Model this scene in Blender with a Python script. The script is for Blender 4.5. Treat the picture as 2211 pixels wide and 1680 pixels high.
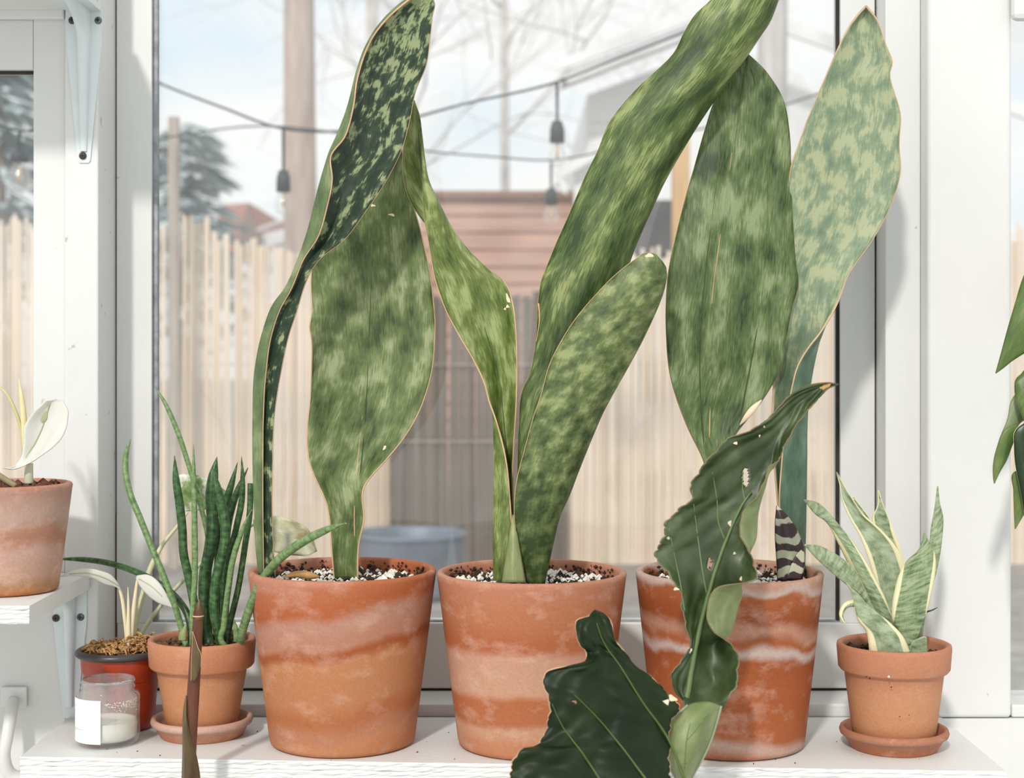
import bpy, math, random
import numpy as np
from mathutils import Vector

random.seed(7)
rng = np.random.default_rng(7)
S = bpy.context.scene
for o in list(bpy.data.objects):
    bpy.data.objects.remove(o)
COL = S.collection

# ------------------------------------------------------------------ camera
F = 3300.0            # focal length in pixels of the 2211 x 1680 frame
CX, HY = 1105.5, 775.0   # principal column, horizon row
ZC = 0.375            # eye height above the plant shelf (shelf top is z = 0)
cam = bpy.data.cameras.new('camera')
camo = bpy.data.objects.new('camera', cam)
COL.objects.link(camo)
camo.location = (0, 0, ZC)
camo.rotation_euler = (math.radians(90), 0, 0)
cam.sensor_fit = 'HORIZONTAL'
cam.sensor_width = 36.0
cam.lens = F / 2211.0 * 36.0
cam.shift_y = -(840.0 - HY) / 2211.0
cam.clip_start = 0.05
cam.clip_end = 500
cam.dof.use_dof = True
cam.dof.focus_distance = 1.47
cam.dof.aperture_fstop = 7.0
S.camera = camo

# ------------------------------------------------------------------ light
S.view_settings.view_transform = 'Standard'
S.view_settings.look = 'None'
S.view_settings.gamma = 1.0
S.view_settings.use_curve_mapping = False
S.view_settings.exposure = 0.0

w = bpy.data.worlds.new('sky')
S.world = w
w.use_nodes = True
nt = w.node_tree
nt.nodes.clear()
out = nt.nodes.new('ShaderNodeOutputWorld')
bg = nt.nodes.new('ShaderNodeBackground')
tc = nt.nodes.new('ShaderNodeTexCoord')
mp = nt.nodes.new('ShaderNodeMapping')
mp.inputs['Scale'].default_value = (3.0, 3.0, 6.0)
no = nt.nodes.new('ShaderNodeTexNoise')
no.inputs['Scale'].default_value = 1.6
no.inputs['Detail'].default_value = 4
cr = nt.nodes.new('ShaderNodeValToRGB')
cr.color_ramp.elements[0].position = 0.36
cr.color_ramp.elements[0].color = (0.74, 0.85, 0.92, 1)
cr.color_ramp.elements[1].position = 0.54
cr.color_ramp.elements[1].color = (0.97, 0.965, 0.94, 1)
nt.links.new(tc.outputs['Generated'], mp.inputs['Vector'])
nt.links.new(mp.outputs['Vector'], no.inputs['Vector'])
nt.links.new(no.outputs['Fac'], cr.inputs['Fac'])
nt.links.new(cr.outputs['Color'], bg.inputs['Color'])
nt.links.new(bg.outputs['Background'], out.inputs['Surface'])
bg.inputs['Strength'].default_value = 1.12

sun = bpy.data.lights.new('sun', 'SUN')
sun.energy = 2.15
sun.angle = math.radians(4.0)
sun.color = (1.0, 0.97, 0.93)
suno = bpy.data.objects.new('sun', sun)
COL.objects.link(suno)
suno.location = (-3, -5, 5)
SUN_DIR = Vector((0.30, 1.0, -0.72)).normalized()
suno.rotation_euler = SUN_DIR.to_track_quat('-Z', 'Y').to_euler()

# ------------------------------------------------------------------ helpers
def P(x, y, d):
    """a photo pixel at depth d (metres from the camera) as a point of the place"""
    return np.array(((x - CX) / F * d, d, ZC - (y - HY) / F * d))

def lin(c):
    r = []
    for v in c:
        v = v / 255.0
        r.append(v / 12.92 if v <= 0.04045 else ((v + 0.055) / 1.055) ** 2.4)
    return (r[0], r[1], r[2], 1.0)

ORIGIN = {}
def thing(name, label, cat, loc=(0, 0, 0), group=None, kind=None):
    o = bpy.data.objects.new(name, None)
    COL.objects.link(o)
    o.empty_display_size = 0.05
    o.location = loc
    ORIGIN[o] = np.array(loc, float)
    if label: o['label'] = label
    if cat: o['category'] = cat
    if group: o['group'] = group
    if kind: o['kind'] = kind
    return o

def tag(o, label=None, cat=None, group=None, kind=None):
    if label: o['label'] = label
    if cat: o['category'] = cat
    if group: o['group'] = group
    if kind: o['kind'] = kind
    return o

def origin_of(p):
    return ORIGIN.get(p, np.zeros(3))

def mesh(name, verts, faces, mat, parent=None, uv=None, smooth=True, loc=None, label=None):
    V = np.asarray(verts, float)
    if parent is not None:
        og = origin_of(parent)
    else:
        og = np.array(loc if loc is not None else (0, 0, 0), float)
    V = V - og
    me = bpy.data.meshes.new(name)
    me.from_pydata(V.tolist(), [], [tuple(int(i) for i in f) for f in faces])
    if uv is not None:
        ul = me.uv_layers.new(name='UVMap')
        li = np.zeros(len(me.loops), int)
        me.loops.foreach_get('vertex_index', li)
        ul.data.foreach_set('uv', np.asarray(uv, float)[li].ravel())
    if smooth:
        me.polygons.foreach_set('use_smooth', [True] * len(me.polygons))
    me.update()
    if mat is not None:
        me.materials.append(mat)
    o = bpy.data.objects.new(name, me)
    COL.objects.link(o)
    if parent is not None:
        o.parent = parent
        ORIGIN[o] = og
    else:
        o.location = og
        ORIGIN[o] = og
    if label: o['label'] = label
    return o

def bevel(o, wdt=0.002, seg=2):
    m = o.modifiers.new('bevel', 'BEVEL')
    m.width = wdt
    m.segments = seg
    m.limit_method = 'ANGLE'
    m.angle_limit = math.radians(40)
    return o

BOXF = [(0, 3, 2, 1), (4, 5, 6, 7), (0, 1, 5, 4), (1, 2, 6, 5), (2, 3, 7, 6), (3, 0, 4, 7)]
def boxv(x0, x1, y0, y1, z0, z1):
    return [(x0, y0, z0), (x1, y0, z0), (x1, y1, z0), (x0, y1, z0),
            (x0, y0, z1), (x1, y0, z1), (x1, y1, z1), (x0, y1, z1)]

def box(name, x0, x1, y0, y1, z0, z1, mat, parent=None, bev=0.0, label=None):
    o = mesh(name, boxv(x0, x1, y0, y1, z0, z1), BOXF, mat, parent, smooth=False, label=label)
    if bev: bevel(o, bev)
    return o

def struct(o):
    o['kind'] = 'structure'
    return o

def lathe_data(prof, cx, cy, z0, seg=64, closed=False, a0=0, a1=2 * math.pi):
    V, Fc = [], []
    n = len(prof)
    full = abs((a1 - a0) - 2 * math.pi) < 1e-6
    na = seg if full else seg + 1
    for i in range(na):
        a = a0 + (a1 - a0) * i / seg
        for r, z in prof:
            V.append((cx + r * math.cos(a), cy + r * math.sin(a), z0 + z))
    m = n if closed else n - 1
    for i in range(seg):
        i2 = (i + 1) % na
        for j in range(m):
            j2 = (j + 1) % n
            Fc.append((i * n + j, i2 * n + j, i2 * n + j2, i * n + j2))
    return V, Fc

def lathe(name, prof, cx, cy, z0, mat, parent=None, seg=64, closed=False, label=None, a0=0, a1=2 * math.pi):
    V, Fc = lathe_data(prof, cx, cy, z0, seg, closed, a0, a1)
    return mesh(name, V, Fc, mat, parent, label=label)

def hermite(pts, ts, t):
    """smooth curve through pts (n x k) at parameters ts, evaluated at t"""
    pts = np.asarray(pts, float)
    ts = np.asarray(ts, float)
    n = len(pts)
    m = np.zeros_like(pts)
    for i in range(n):
        if i == 0: m[i] = (pts[1] - pts[0]) / (ts[1] - ts[0])
        elif i == n - 1: m[i] = (pts[-1] - pts[-2]) / (ts[-1] - ts[-2])
        else:
            h0, h1 = ts[i] - ts[i - 1], ts[i + 1] - ts[i]
            m[i] = ((pts[i] - pts[i - 1]) / h0 * h1 + (pts[i + 1] - pts[i]) / h1 * h0) / (h0 + h1)
    t = np.asarray(t, float)
    idx = np.clip(np.searchsorted(ts, t, side='right') - 1, 0, n - 2)
    h = (ts[idx + 1] - ts[idx])
    s = (t - ts[idx]) / h
    sh = (-1,) + (1,) * (pts.ndim - 1)
    s = s.reshape(sh); h = h.reshape(sh)
    return ((2 * s**3 - 3 * s**2 + 1) * pts[idx] + (s**3 - 2 * s**2 + s) * h * m[idx]
            + (-2 * s**3 + 3 * s**2) * pts[idx + 1] + (s**3 - s**2) * h * m[idx + 1])

def tube_data(C, R, n=10):
    C = np.asarray(C, float); R = np.asarray(R, float)
    T = np.gradient(C, axis=0)
    T /= np.maximum(np.linalg.norm(T, axis=1, keepdims=True), 1e-9)
    up = np.array((0, 1.0, 0)) if abs(T[0][1]) < 0.9 else np.array((1.0, 0, 0))
    V, Fc = [], []
    a = np.linspace(0, 2 * math.pi, n, endpoint=False)
    for c, r, t in zip(C, R, T):
        u = up - t * np.dot(up, t)
        u /= max(np.linalg.norm(u), 1e-9)
        up = u
        b = np.cross(t, u)
        V.extend((c + r * (math.cos(x) * u + math.sin(x) * b)).tolist() for x in a)
    for i in range(len(C) - 1):
        for j in range(n):
            j2 = (j + 1) % n
            Fc.append((i * n + j, i * n + j2, (i + 1) * n + j2, (i + 1) * n + j))
    Fc.append(tuple(range(n - 1, -1, -1)))
    Fc.append(tuple((len(C) - 1) * n + j for j in range(n)))
    return V, Fc

def smooth_path(pts, n):
    pts = np.asarray(pts, float)
    L = np.concatenate([[0], np.cumsum(np.maximum(np.linalg.norm(np.diff(pts[:, :3], axis=0), axis=1), 1e-6))])
    t = np.linspace(0, L[-1], n)
    return hermite(pts, L, t), t

def tube(name, pts, radii, mat, parent=None, n=10, steps=40, label=None, world=False):
    """pts: photo pixels with depth (or points when world); radii in metres at each point"""
    C = [tuple(p) if world else tuple(P(*p)) for p in pts]
    D = np.array([list(c) + [r] for c, r in zip(C, radii)])
    X, t = smooth_path(D, steps)
    V, Fc = tube_data(X[:, :3], np.maximum(X[:, 3], 0.0002), n)
    uv = []
    for tt in t:
        for j in range(n):
            uv.append((j / n * 2 * math.pi * float(np.mean(radii)), tt))
    return mesh(name, V, Fc, mat, parent, uv=uv, label=label)

class Leaf:
    pass

def leaf(name, rows, mat, parent, nu=14, nv=60, bulge=0.0, creases=(), thick=0.0018, wave=(0, 0, 0),
         margin=None, mr=0.0008, holes=(), label=None, rim=(True, True), back=None, jag=0.0, crinkle=0.0):
    """rows of photo points with depths, from base to tip; every row has K points (or one point)"""
    K = max(len(r) for r in rows)
    G = []
    for r in rows:
        if len(r) == 1: r = list(r) * K
        G.append([P(*p) for p in r])
    G = np.array(G)
    R = len(G)
    cen = G.mean(axis=1)
    L = np.concatenate([[0], np.cumsum(np.maximum(np.linalg.norm(np.diff(cen, axis=0), axis=1), 1e-5))])
    t = np.linspace(0, L[-1], nv)
    A = hermite(G, L, t)                      # nv x K x 3
    # straight rows near pinched tips may overshoot a little: fine
    us = np.linspace(0, 1, nu)
    if K == 2:
        B = A[:, :1] * (1 - us)[None, :, None] + A[:, 1:] * us[None, :, None]
    else:
        ks = np.linspace(0, 1, K)
        B = hermite(A.transpose(1, 0, 2), ks, us).transpose(1, 0, 2)
    wid = np.linalg.norm(np.diff(B, axis=1), axis=2).sum(axis=1)
    bl = np.interp(np.linspace(0, 1, nv), np.linspace(0, 1, len(bulge)), bulge) if hasattr(bulge, '__len__') else np.full(nv, bulge)
    q = 2 * us - 1
    off = -(bl * wid)[:, None] * (1 - q**2)[None, :]
    for (u0, wd, dp) in creases:
        off = off + (wid[:, None] * dp) * np.exp(-((us - u0) / wd) ** 2)[None, :]
    if wave[0]:
        ph = np.linspace(0, wave[1] * 2 * math.pi, nv)
        off = off + wave[0] * (np.sin(ph + wave[2])[:, None] * np.clip(q, 0, 1)[None, :]**2
                               + np.sin(1.27 * ph + wave[2] + 1.9)[:, None] * np.clip(-q, 0, 1)[None, :]**2)
    B = B.copy()
    B[:, :, 1] += off
    vv = np.linspace(0, 1, nv)
    if jag:
        # chewed, uneven leaf edge
        for sg, ph in ((1, 0.3), (-1, 1.7)):
            e = np.clip(sg * q, 0, 1) ** 5
            nz = 0.5 + 0.5 * np.sin(43 * vv + ph) * np.sin(71 * vv + 2.1 * ph) + 0.35 * np.abs(np.sin(127 * vv + ph)) ** 8
            B += (B.mean(axis=1, keepdims=True) - B) * (jag * nz)[:, None, None] * e[None, :, None]
    if crinkle:
        # quilted relief between the side veins
        B[:, :, 1] += crinkle * (np.sin(60 * vv[:, None] + 5 * np.abs(q)[None, :] * 3) * (np.abs(q)[None, :] ** 0.7)
                                 + 0.5 * np.sin(97 * vv[:, None] + 13 * us[None, :]))
    sc = (np.concatenate([[0], np.cumsum(np.ones(1))]))  # noqa
    uu = np.concatenate([np.zeros((nv, 1)), np.cumsum(np.linalg.norm(np.diff(B, axis=1), axis=2), axis=1)], axis=1)
    uu = uu - uu[:, -1:] / 2
    uv = np.stack([uu, np.repeat(t[:, None], nu, 1)], axis=2).reshape(-1, 2)
    V = B.reshape(-1, 3)
    px = CX + V[:, 0] / V[:, 1] * F
    py = HY - (V[:, 2] - ZC) / V[:, 1] * F
    Fc = []
    for i in range(nv - 1):
        for j in range(nu - 1):
            f = (i * nu + j, i * nu + j + 1, (i + 1) * nu + j + 1, (i + 1) * nu + j)
            if holes:
                mx, my = px[list(f)].mean(), py[list(f)].mean()
                if any(((mx - h[0]) / h[2])**2 + ((my - h[1]) / h[3])**2 < 1 for h in holes):
                    continue
            Fc.append(f)
    o = mesh(name, V, Fc, mat, parent, uv=uv, label=label)
    if thick:
        m = o.modifiers.new('solid', 'SOLIDIFY')
        m.thickness = thick
        m.offset = 0
        if back is not None:
            o.data.materials.append(back)
            m.material_offset = 1
    if margin is not None:
        for k, on in ((0, rim[0]), (nu - 1, rim[1])):
            if on:
                Vt, Ft = tube_data(B[:, k], np.full(nv, mr if not isinstance(mr, tuple) else mr[0 if k == 0 else 1]), 5)
                mesh('leaf_margin', Vt, Ft, margin, o)
    lf = Leaf()
    lf.o, lf.B, lf.px, lf.py, lf.V = o, B, px, py, V
    return lf

def on_leaf(lf, x, y, lift=0.0015):
    i = int(np.argmin((lf.px - x)**2 + (lf.py - y)**2))
    return P(x, y, lf.V[i][1] - lift)

def spot(lf, x, y, rx, ry, mat, name='blemish', rot=0.0):
    """a small raised scar lying on a leaf"""
    c = on_leaf(lf, x, y, 0.0016)
    s = c[1] / F
    V = [c + np.array((0, -0.0005, 0))]
    n = 12
    for k in range(n):
        a = 2 * math.pi * k / n
        j = 1 + 0.25 * math.sin(3 * a + x)
        ex, ey = rx * s * j * math.cos(a), ry * s * j * math.sin(a)
        V.append(c + np.array((ex * math.cos(rot) - ey * math.sin(rot), 0, ex * math.sin(rot) + ey * math.cos(rot))))
    Fc = [(0, 1 + k, 1 + (k + 1) % n) for k in range(n)]
    return mesh(name, V, Fc, mat, lf.o)

def vein(lf, pts, r0, r1, mat, name='vein', lift=0.0012):
    pts = np.array(pts, float)
    X, _ = smooth_path(np.concatenate([pts, np.zeros((len(pts), 1))], axis=1), 30)
    C = np.array([on_leaf(lf, p[0], p[1], lift) for p in X])
    k = np.ones(5) / 5
    pad = np.concatenate([np.repeat(C[:1, 1], 2), C[:, 1], np.repeat(C[-1:, 1], 2)])
    C[:, 1] = np.convolve(pad, k, mode='valid')
    V, Fc = tube_data(C, np.linspace(r0, r1, len(C)), 6)
    return mesh(name, V, Fc, mat, lf.o)

# ------------------------------------------------------------------ materials
def base_mat(name):
    m = bpy.data.materials.new(name)
    m.use_nodes = True
    return m, m.node_tree, m.node_tree.nodes['Principled BSDF']

def N(nt, kind, **kw):
    n = nt.nodes.new(kind)
    for k, v in kw.items():
        if k in n.inputs: n.inputs[k].default_value = v
        else: setattr(n, k, v)
    return n

def ramp(nt, fac, stops):
    r = nt.nodes.new('ShaderNodeValToRGB')
    e = r.color_ramp.elements
    while len(e) < len(stops): e.new(0.5)
    for el, (p, c) in zip(e, stops):
        el.position = p
        el.color = c
    nt.links.new(fac, r.inputs['Fac'])
    return r

def mixc(nt, fac, a, b, mode='MIX'):
    m = nt.nodes.new('ShaderNodeMix')
    m.data_type = 'RGBA'
    m.blend_type = mode
    for sock, v in ((m.inputs[0], fac), (m.inputs[6], a), (m.inputs[7], b)):
        if hasattr(v, 'is_linked') or isinstance(v, bpy.types.NodeSocket): nt.links.new(v, sock)
        else: sock.default_value = v
    return m.outputs[2]

def math_n(nt, op, a, b=None):
    m = nt.nodes.new('ShaderNodeMath')
    m.operation = op
    for s, v in ((m.inputs[0], a), (m.inputs[1], b)):
        if v is None: continue
        if isinstance(v, bpy.types.NodeSocket): nt.links.new(v, s)
        else: s.default_value = v
    return m.outputs[0]

def plain(name, c, rough=0.6, var=0.12, scale=30.0, bump=0.0, spec=0.4, bscale=None, stretch=(1, 1, 1), metallic=0.0):
    m, nt, b = base_mat(name)
    tc = N(nt, 'ShaderNodeTexCoord')
    mp = N(nt, 'ShaderNodeMapping')
    mp.inputs['Scale'].default_value = stretch
    nt.links.new(tc.outputs['Object'], mp.inputs['Vector'])
    n = N(nt, 'ShaderNodeTexNoise', Scale=scale, Detail=5.0)
    nt.links.new(mp.outputs['Vector'], n.inputs['Vector'])
    col = lin(c)
    dk = tuple(v * (1 - var) for v in col[:3]) + (1,)
    lt = tuple(min(1, v * (1 + var)) for v in col[:3]) + (1,)
    r = ramp(nt, n.outputs['Fac'], [(0.3, dk), (0.7, lt)])
    nt.links.new(r.outputs['Color'], b.inputs['Base Color'])
    b.inputs['Roughness'].default_value = rough
    b.inputs['Specular IOR Level'].default_value = spec
    b.inputs['Metallic'].default_value = metallic
    if bump:
        n2 = N(nt, 'ShaderNodeTexNoise', Scale=bscale or scale * 4, Detail=4.0)
        nt.links.new(mp.outputs['Vector'], n2.inputs['Vector'])
        bp = N(nt, 'ShaderNodeBump', Strength=bump, Distance=0.002)
        nt.links.new(n2.outputs['Fac'], bp.inputs['Height'])
        nt.links.new(bp.outputs['Normal'], b.inputs['Normal'])
    return m

def paint(name, c=(217, 217, 214), dirt_haze=0.0):
    """old white gloss paint: faint brush relief, small chips"""
    m, nt, b = base_mat(name)
    tc = N(nt, 'ShaderNodeTexCoord')
    n = N(nt, 'ShaderNodeTexNoise', Scale=9.0, Detail=5.0)
    nt.links.new(tc.outputs['Object'], n.inputs['Vector'])
    col = lin(c)
    r = ramp(nt, n.outputs['Fac'], [(0.3, tuple(v * 0.95 for v in col[:3]) + (1,)), (0.7, col)])
    n3 = N(nt, 'ShaderNodeTexNoise', Scale=55.0, Detail=3.0)
    nt.links.new(tc.outputs['Object'], n3.inputs['Vector'])
    r3 = ramp(nt, n3.outputs['Fac'], [(0.74 - dirt_haze, (0, 0, 0, 1)), (0.78 - dirt_haze, (1, 1, 1, 1))])
    c2 = mixc(nt, r3.outputs['Color'], r.outputs['Color'], lin((186, 178, 166)))
    nt.links.new(c2, b.inputs['Base Color'])
    b.inputs['Roughness'].default_value = 0.5
    n2 = N(nt, 'ShaderNodeTexNoise', Scale=60.0, Detail=6.0)
    mp = N(nt, 'ShaderNodeMapping')
    mp.inputs['Scale'].default_value = (3, 3, 0.6)
    nt.links.new(tc.outputs['Object'], mp.inputs['Vector'])
    nt.links.new(mp.outputs['Vector'], n2.inputs['Vector'])
    bp = N(nt, 'ShaderNodeBump', Strength=0.25, Distance=0.0015)
    nt.links.new(n2.outputs['Fac'], bp.inputs['Height'])
    nt.links.new(bp.outputs['Normal'], b.inputs['Normal'])
    return m

def terracotta(name, h, stops, haze=0.35, seed=0.0, hazecol=(214, 178, 160), wob=0.10, tilt=0.0):
    """fired clay with water-line bands (t runs 0 at the rim to 1 at the foot) and salt bloom"""
    m, nt, b = base_mat(name)
    tc = N(nt, 'ShaderNodeTexCoord')
    sx = N(nt, 'ShaderNodeSeparateXYZ')
    nt.links.new(tc.outputs['Object'], sx.inputs[0])
    n = N(nt, 'ShaderNodeTexNoise', Scale=14.0, Detail=4.0)
    mp = N(nt, 'ShaderNodeMapping')
    mp.inputs['Location'].default_value = (seed, seed * 1.7, seed * 0.6)
    mp.inputs['Scale'].default_value = (1, 1, 0.8)
    nt.links.new(tc.outputs['Object'], mp.inputs['Vector'])
    nt.links.new(mp.outputs['Vector'], n.inputs['Vector'])
    t = math_n(nt, 'MULTIPLY', sx.outputs['Z'], -1.0 / h)
    t = math_n(nt, 'ADD', t, 1.0)
    d = math_n(nt, 'MULTIPLY', math_n(nt, 'SUBTRACT', n.outputs['Fac'], 0.5), wob * 4)
    t = math_n(nt, 'ADD', t, d)
    if tilt:
        t = math_n(nt, 'ADD', t, math_n(nt, 'MULTIPLY', sx.outputs['X'], tilt))
    tone = lambda c: tuple(a * b for a, b in zip(lin(c), (0.74, 0.87, 0.95, 1)))
    r = ramp(nt, t, [(p, tone(c)) for p, c in stops])
    r.color_ramp.interpolation = 'EASE'
    # salt bloom
    n2 = N(nt, 'ShaderNodeTexNoise', Scale=30.0, Detail=7.0, Roughness=0.65)
    mp2 = N(nt, 'ShaderNodeMapping')
    mp2.inputs['Location'].default_value = (seed * 2 + 3, seed, 1)
    mp2.inputs['Scale'].default_value = (1, 1, 1.6)
    nt.links.new(tc.outputs['Object'], mp2.inputs['Vector'])
    nt.links.new(mp2.outputs['Vector'], n2.inputs['Vector'])
    hz = ramp(nt, n2.outputs['Fac'], [(0.52, (0, 0, 0, 1)), (0.72, (haze, haze, haze, 1))])
    c = mixc(nt, hz.outputs['Color'], r.outputs['Color'], lin(hazecol))
    # fine specks and scratches
    n3 = N(nt, 'ShaderNodeTexNoise', Scale=420.0, Detail=4.0)
    nt.links.new(tc.outputs['Object'], n3.inputs['Vector'])
    sp = ramp(nt, n3.outputs['Fac'], [(0.3, (0.90, 0.90, 0.90, 1)), (0.7, (1.05, 1.05, 1.05, 1))])
    c = mixc(nt, 1.0, c, sp.outputs['Color'], 'MULTIPLY')
    nt.links.new(c, b.inputs['Base Color'])
    b.inputs['Roughness'].default_value = 0.72
    b.inputs['Specular IOR Level'].default_value = 0.35
    bp = N(nt, 'ShaderNodeBump', Strength=0.12, Distance=0.001)
    nt.links.new(n3.outputs['Fac'], bp.inputs['Height'])
    nt.links.new(bp.outputs['Normal'], b.inputs['Normal'])
    return m

def leafmat(name, dark, mid, pale, lo=0.42, hi=0.6, scale=55.0, stretch=0.7, streak=0.35, rough=0.38, seed=0.0,
            edge=None, edgew=0.5, edger=None, spec=0.4, fine=0.5, coat=0.0, vgrad=None):
    """mottled leaf: blotches drawn out along the blade, in metres of the blade"""
    m, nt, b = base_mat(name)
    uvn = N(nt, 'ShaderNodeUVMap')
    mp = N(nt, 'ShaderNodeMapping')
    mp.inputs['Location'].default_value = (seed, seed * 2.3, 0)
    mp.inputs['Scale'].default_value = (1.0, stretch, 1)
    nt.links.new(uvn.outputs['UV'], mp.inputs['Vector'])
    n1 = N(nt, 'ShaderNodeTexNoise', Scale=scale, Detail=3.0, Roughness=0.55)
    nt.links.new(mp.outputs['Vector'], n1.inputs['Vector'])
    mp2 = N(nt, 'ShaderNodeMapping')
    mp2.inputs['Scale'].default_value = (1.0, 0.10, 1)
    mp2.inputs['Location'].default_value = (seed, seed, 0)
    nt.links.new(uvn.outputs['UV'], mp2.inputs['Vector'])
    n2 = N(nt, 'ShaderNodeTexNoise', Scale=700.0, Detail=2.0)
    nt.links.new(mp2.outputs['Vector'], n2.inputs['Vector'])
    f = math_n(nt, 'ADD', math_n(nt, 'MULTIPLY', n1.outputs['Fac'], 1.0),
               math_n(nt, 'MULTIPLY', math_n(nt, 'SUBTRACT', n2.outputs['Fac'], 0.5), streak))
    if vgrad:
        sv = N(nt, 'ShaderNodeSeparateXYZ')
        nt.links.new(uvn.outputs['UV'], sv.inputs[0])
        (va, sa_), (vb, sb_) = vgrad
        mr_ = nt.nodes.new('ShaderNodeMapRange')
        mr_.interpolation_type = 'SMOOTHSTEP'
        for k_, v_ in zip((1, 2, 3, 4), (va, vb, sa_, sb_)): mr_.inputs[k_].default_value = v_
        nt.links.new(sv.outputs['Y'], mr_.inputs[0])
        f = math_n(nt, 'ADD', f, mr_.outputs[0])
    r = ramp(nt, f, [(lo - 0.1, lin(dark)), ((lo + hi) / 2, lin(mid)), (hi + 0.04, lin(pale))])
    col = r.outputs['Color']
    if edge is not None:
        sx = N(nt, 'ShaderNodeSeparateXYZ')
        nt.links.new(uvn.outputs['UV'], sx.inputs[0])
        a = math_n(nt, 'ABSOLUTE', sx.outputs['X'])
        er = ramp(nt, math_n(nt, 'MULTIPLY', a, 1.0 / edger), [(edgew - 0.03, (0, 0, 0, 1)), (edgew + 0.03, (1, 1, 1, 1))])
        col = mixc(nt, er.outputs['Color'], col, lin(edge))
    n4 = N(nt, 'ShaderNodeTexNoise', Scale=1500.0, Detail=1.0)
    nt.links.new(uvn.outputs['UV'], n4.inputs['Vector'])
    fr = ramp(nt, n4.outputs['Fac'], [(0.3, (1 - fine * 0.3,) * 3 + (1,)), (0.7, (1 + fine * 0.3,) * 3 + (1,))])
    col = mixc(nt, 1.0, col, fr.outputs['Color'], 'MULTIPLY')
    nt.links.new(col, b.inputs['Base Color'])
    b.inputs['Roughness'].default_value = rough
    b.inputs['Specular IOR Level'].default_value = spec
    b.inputs['Coat Weight'].default_value = coat
    b.inputs['Coat Roughness'].default_value = 0.2
    bp = N(nt, 'ShaderNodeBump', Strength=0.10, Distance=0.001)
    nt.links.new(n2.outputs['Fac'], bp.inputs['Height'])
    nt.links.new(bp.outputs['Normal'], b.inputs['Normal'])
    return m

def glassmat(name, dirt_haze=0.05, tint=(0.97, 0.99, 0.98, 1), gloss=0.9, dscale=6.0, edge=1.45):
    m = bpy.data.materials.new(name)
    m.use_nodes = True
    nt = m.node_tree
    nt.nodes.clear()
    out = N(nt, 'ShaderNodeOutputMaterial')
    tr = N(nt, 'ShaderNodeBsdfTransparent')
    tr.inputs['Color'].default_value = tint
    gl = N(nt, 'ShaderNodeBsdfGlossy')
    gl.inputs['Roughness'].default_value = 0.03
    lw = N(nt, 'ShaderNodeLayerWeight')
    fr0 = math_n(nt, 'ADD', math_n(nt, 'MULTIPLY', math_n(nt, 'POWER', lw.outputs['Facing'], 3.0), 0.85), 0.035)
    mx = N(nt, 'ShaderNodeMixShader')
    nt.links.new(math_n(nt, 'MULTIPLY', fr0, gloss), mx.inputs[0])
    nt.links.new(tr.outputs[0], mx.inputs[1])
    nt.links.new(gl.outputs[0], mx.inputs[2])
    df = N(nt, 'ShaderNodeBsdfDiffuse')
    df.inputs['Color'].default_value = (0.8, 0.8, 0.8, 1)
    tc = N(nt, 'ShaderNodeTexCoord')
    n = N(nt, 'ShaderNodeTexNoise', Scale=dscale, Detail=6.0)
    nt.links.new(tc.outputs['Object'], n.inputs['Vector'])
    r = ramp(nt, n.outputs['Fac'], [(0.3, (dirt_haze * 0.4,) * 3 + (1,)), (0.75, (dirt_haze * 1.6,) * 3 + (1,))])
    mx2 = N(nt, 'ShaderNodeMixShader')
    nt.links.new(r.outputs['Color'], mx2.inputs[0])
    nt.links.new(mx.outputs[0], mx2.inputs[1])
    nt.links.new(df.outputs[0], mx2.inputs[2])
    nt.links.new(mx2.outputs[0], out.inputs['Surface'])
    return m

M_WHITE = paint('white_paint')
M_WHITE2 = paint('white_paint_worn', (217, 217, 214), dirt_haze=0.05)
M_SHELF = paint('white_shelf_paint', (222, 222, 219), dirt_haze=0.03)
M_CAULK = plain('grey_putty', (150, 152, 155), 0.8, 0.3, 80, 0.3)
M_GAP = plain('dark_gap', (58, 52, 46), 0.9, 0.4, 30)
M_METAL = plain('bracket_enamel', (214, 222, 222), 0.35, 0.03, 20, spec=0.5)
M_SCREW = plain('screw_metal', (120, 122, 118), 0.4, 0.2, 200, metallic=0.7)
M_SCREWD = plain('dark_screw', (70, 66, 60), 0.5, 0.3, 200)
M_GLASS = glassmat('window_glass', 0.06, (0.955, 0.965, 0.97, 1), dscale=9.0)  # haze of reflected sky painted in as a diffuse white veil, along with dirt
M_SOIL = plain('potting_soil', (62, 44, 32), 0.95, 0.5, 120, 0.8)
M_PERL = plain('perlite', (226, 220, 208), 0.9, 0.12, 200)
M_CRUMB = plain('soil_crumbs', (58, 42, 32), 0.95, 0.4, 200)
M_MARG = plain('leaf_margin_brown', (205, 165, 128), 0.6, 0.15, 60)
M_MARGD = plain('leaf_margin_dark', (120, 105, 70), 0.6, 0.2, 60)
M_SCAR = plain('leaf_scar', (226, 205, 176), 0.7, 0.1, 80)
M_TAN = plain('dry_tan', (196, 150, 95), 0.8, 0.2, 80)

# ================================================================== SETTING
XL, XR = -0.433, 0.4354          # inner faces of the left and right posts
DW = 1.667                       # plane of the main sash
# unseen bounce floor and wall below the windows
struct(box('unseen_floor', -2.2, 2.2, -1.0, 1.60, -0.92, -0.88, plain('pale_bounce_floor', (212, 209, 203), 0.9, 0.15, 6, 0.2)))  # unseen floor, kept pale to bounce fill light up behind the pots
struct(box('wall_back', -0.4683, 1.6, 1.602, 1.74, -0.90, -0.002, M_WHITE))
struct(box('wall_left', -1.6, -0.4686, 1.6015, 1.74, -0.90, 0.164, M_WHITE))
gmat = plain('gravel_ground', (150, 146, 140), 0.95, 0.25, 9, 0.4, bscale=60)
struct(box('ground', -14, 14, 1.75, 60, -0.53, -0.43, gmat))

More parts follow.
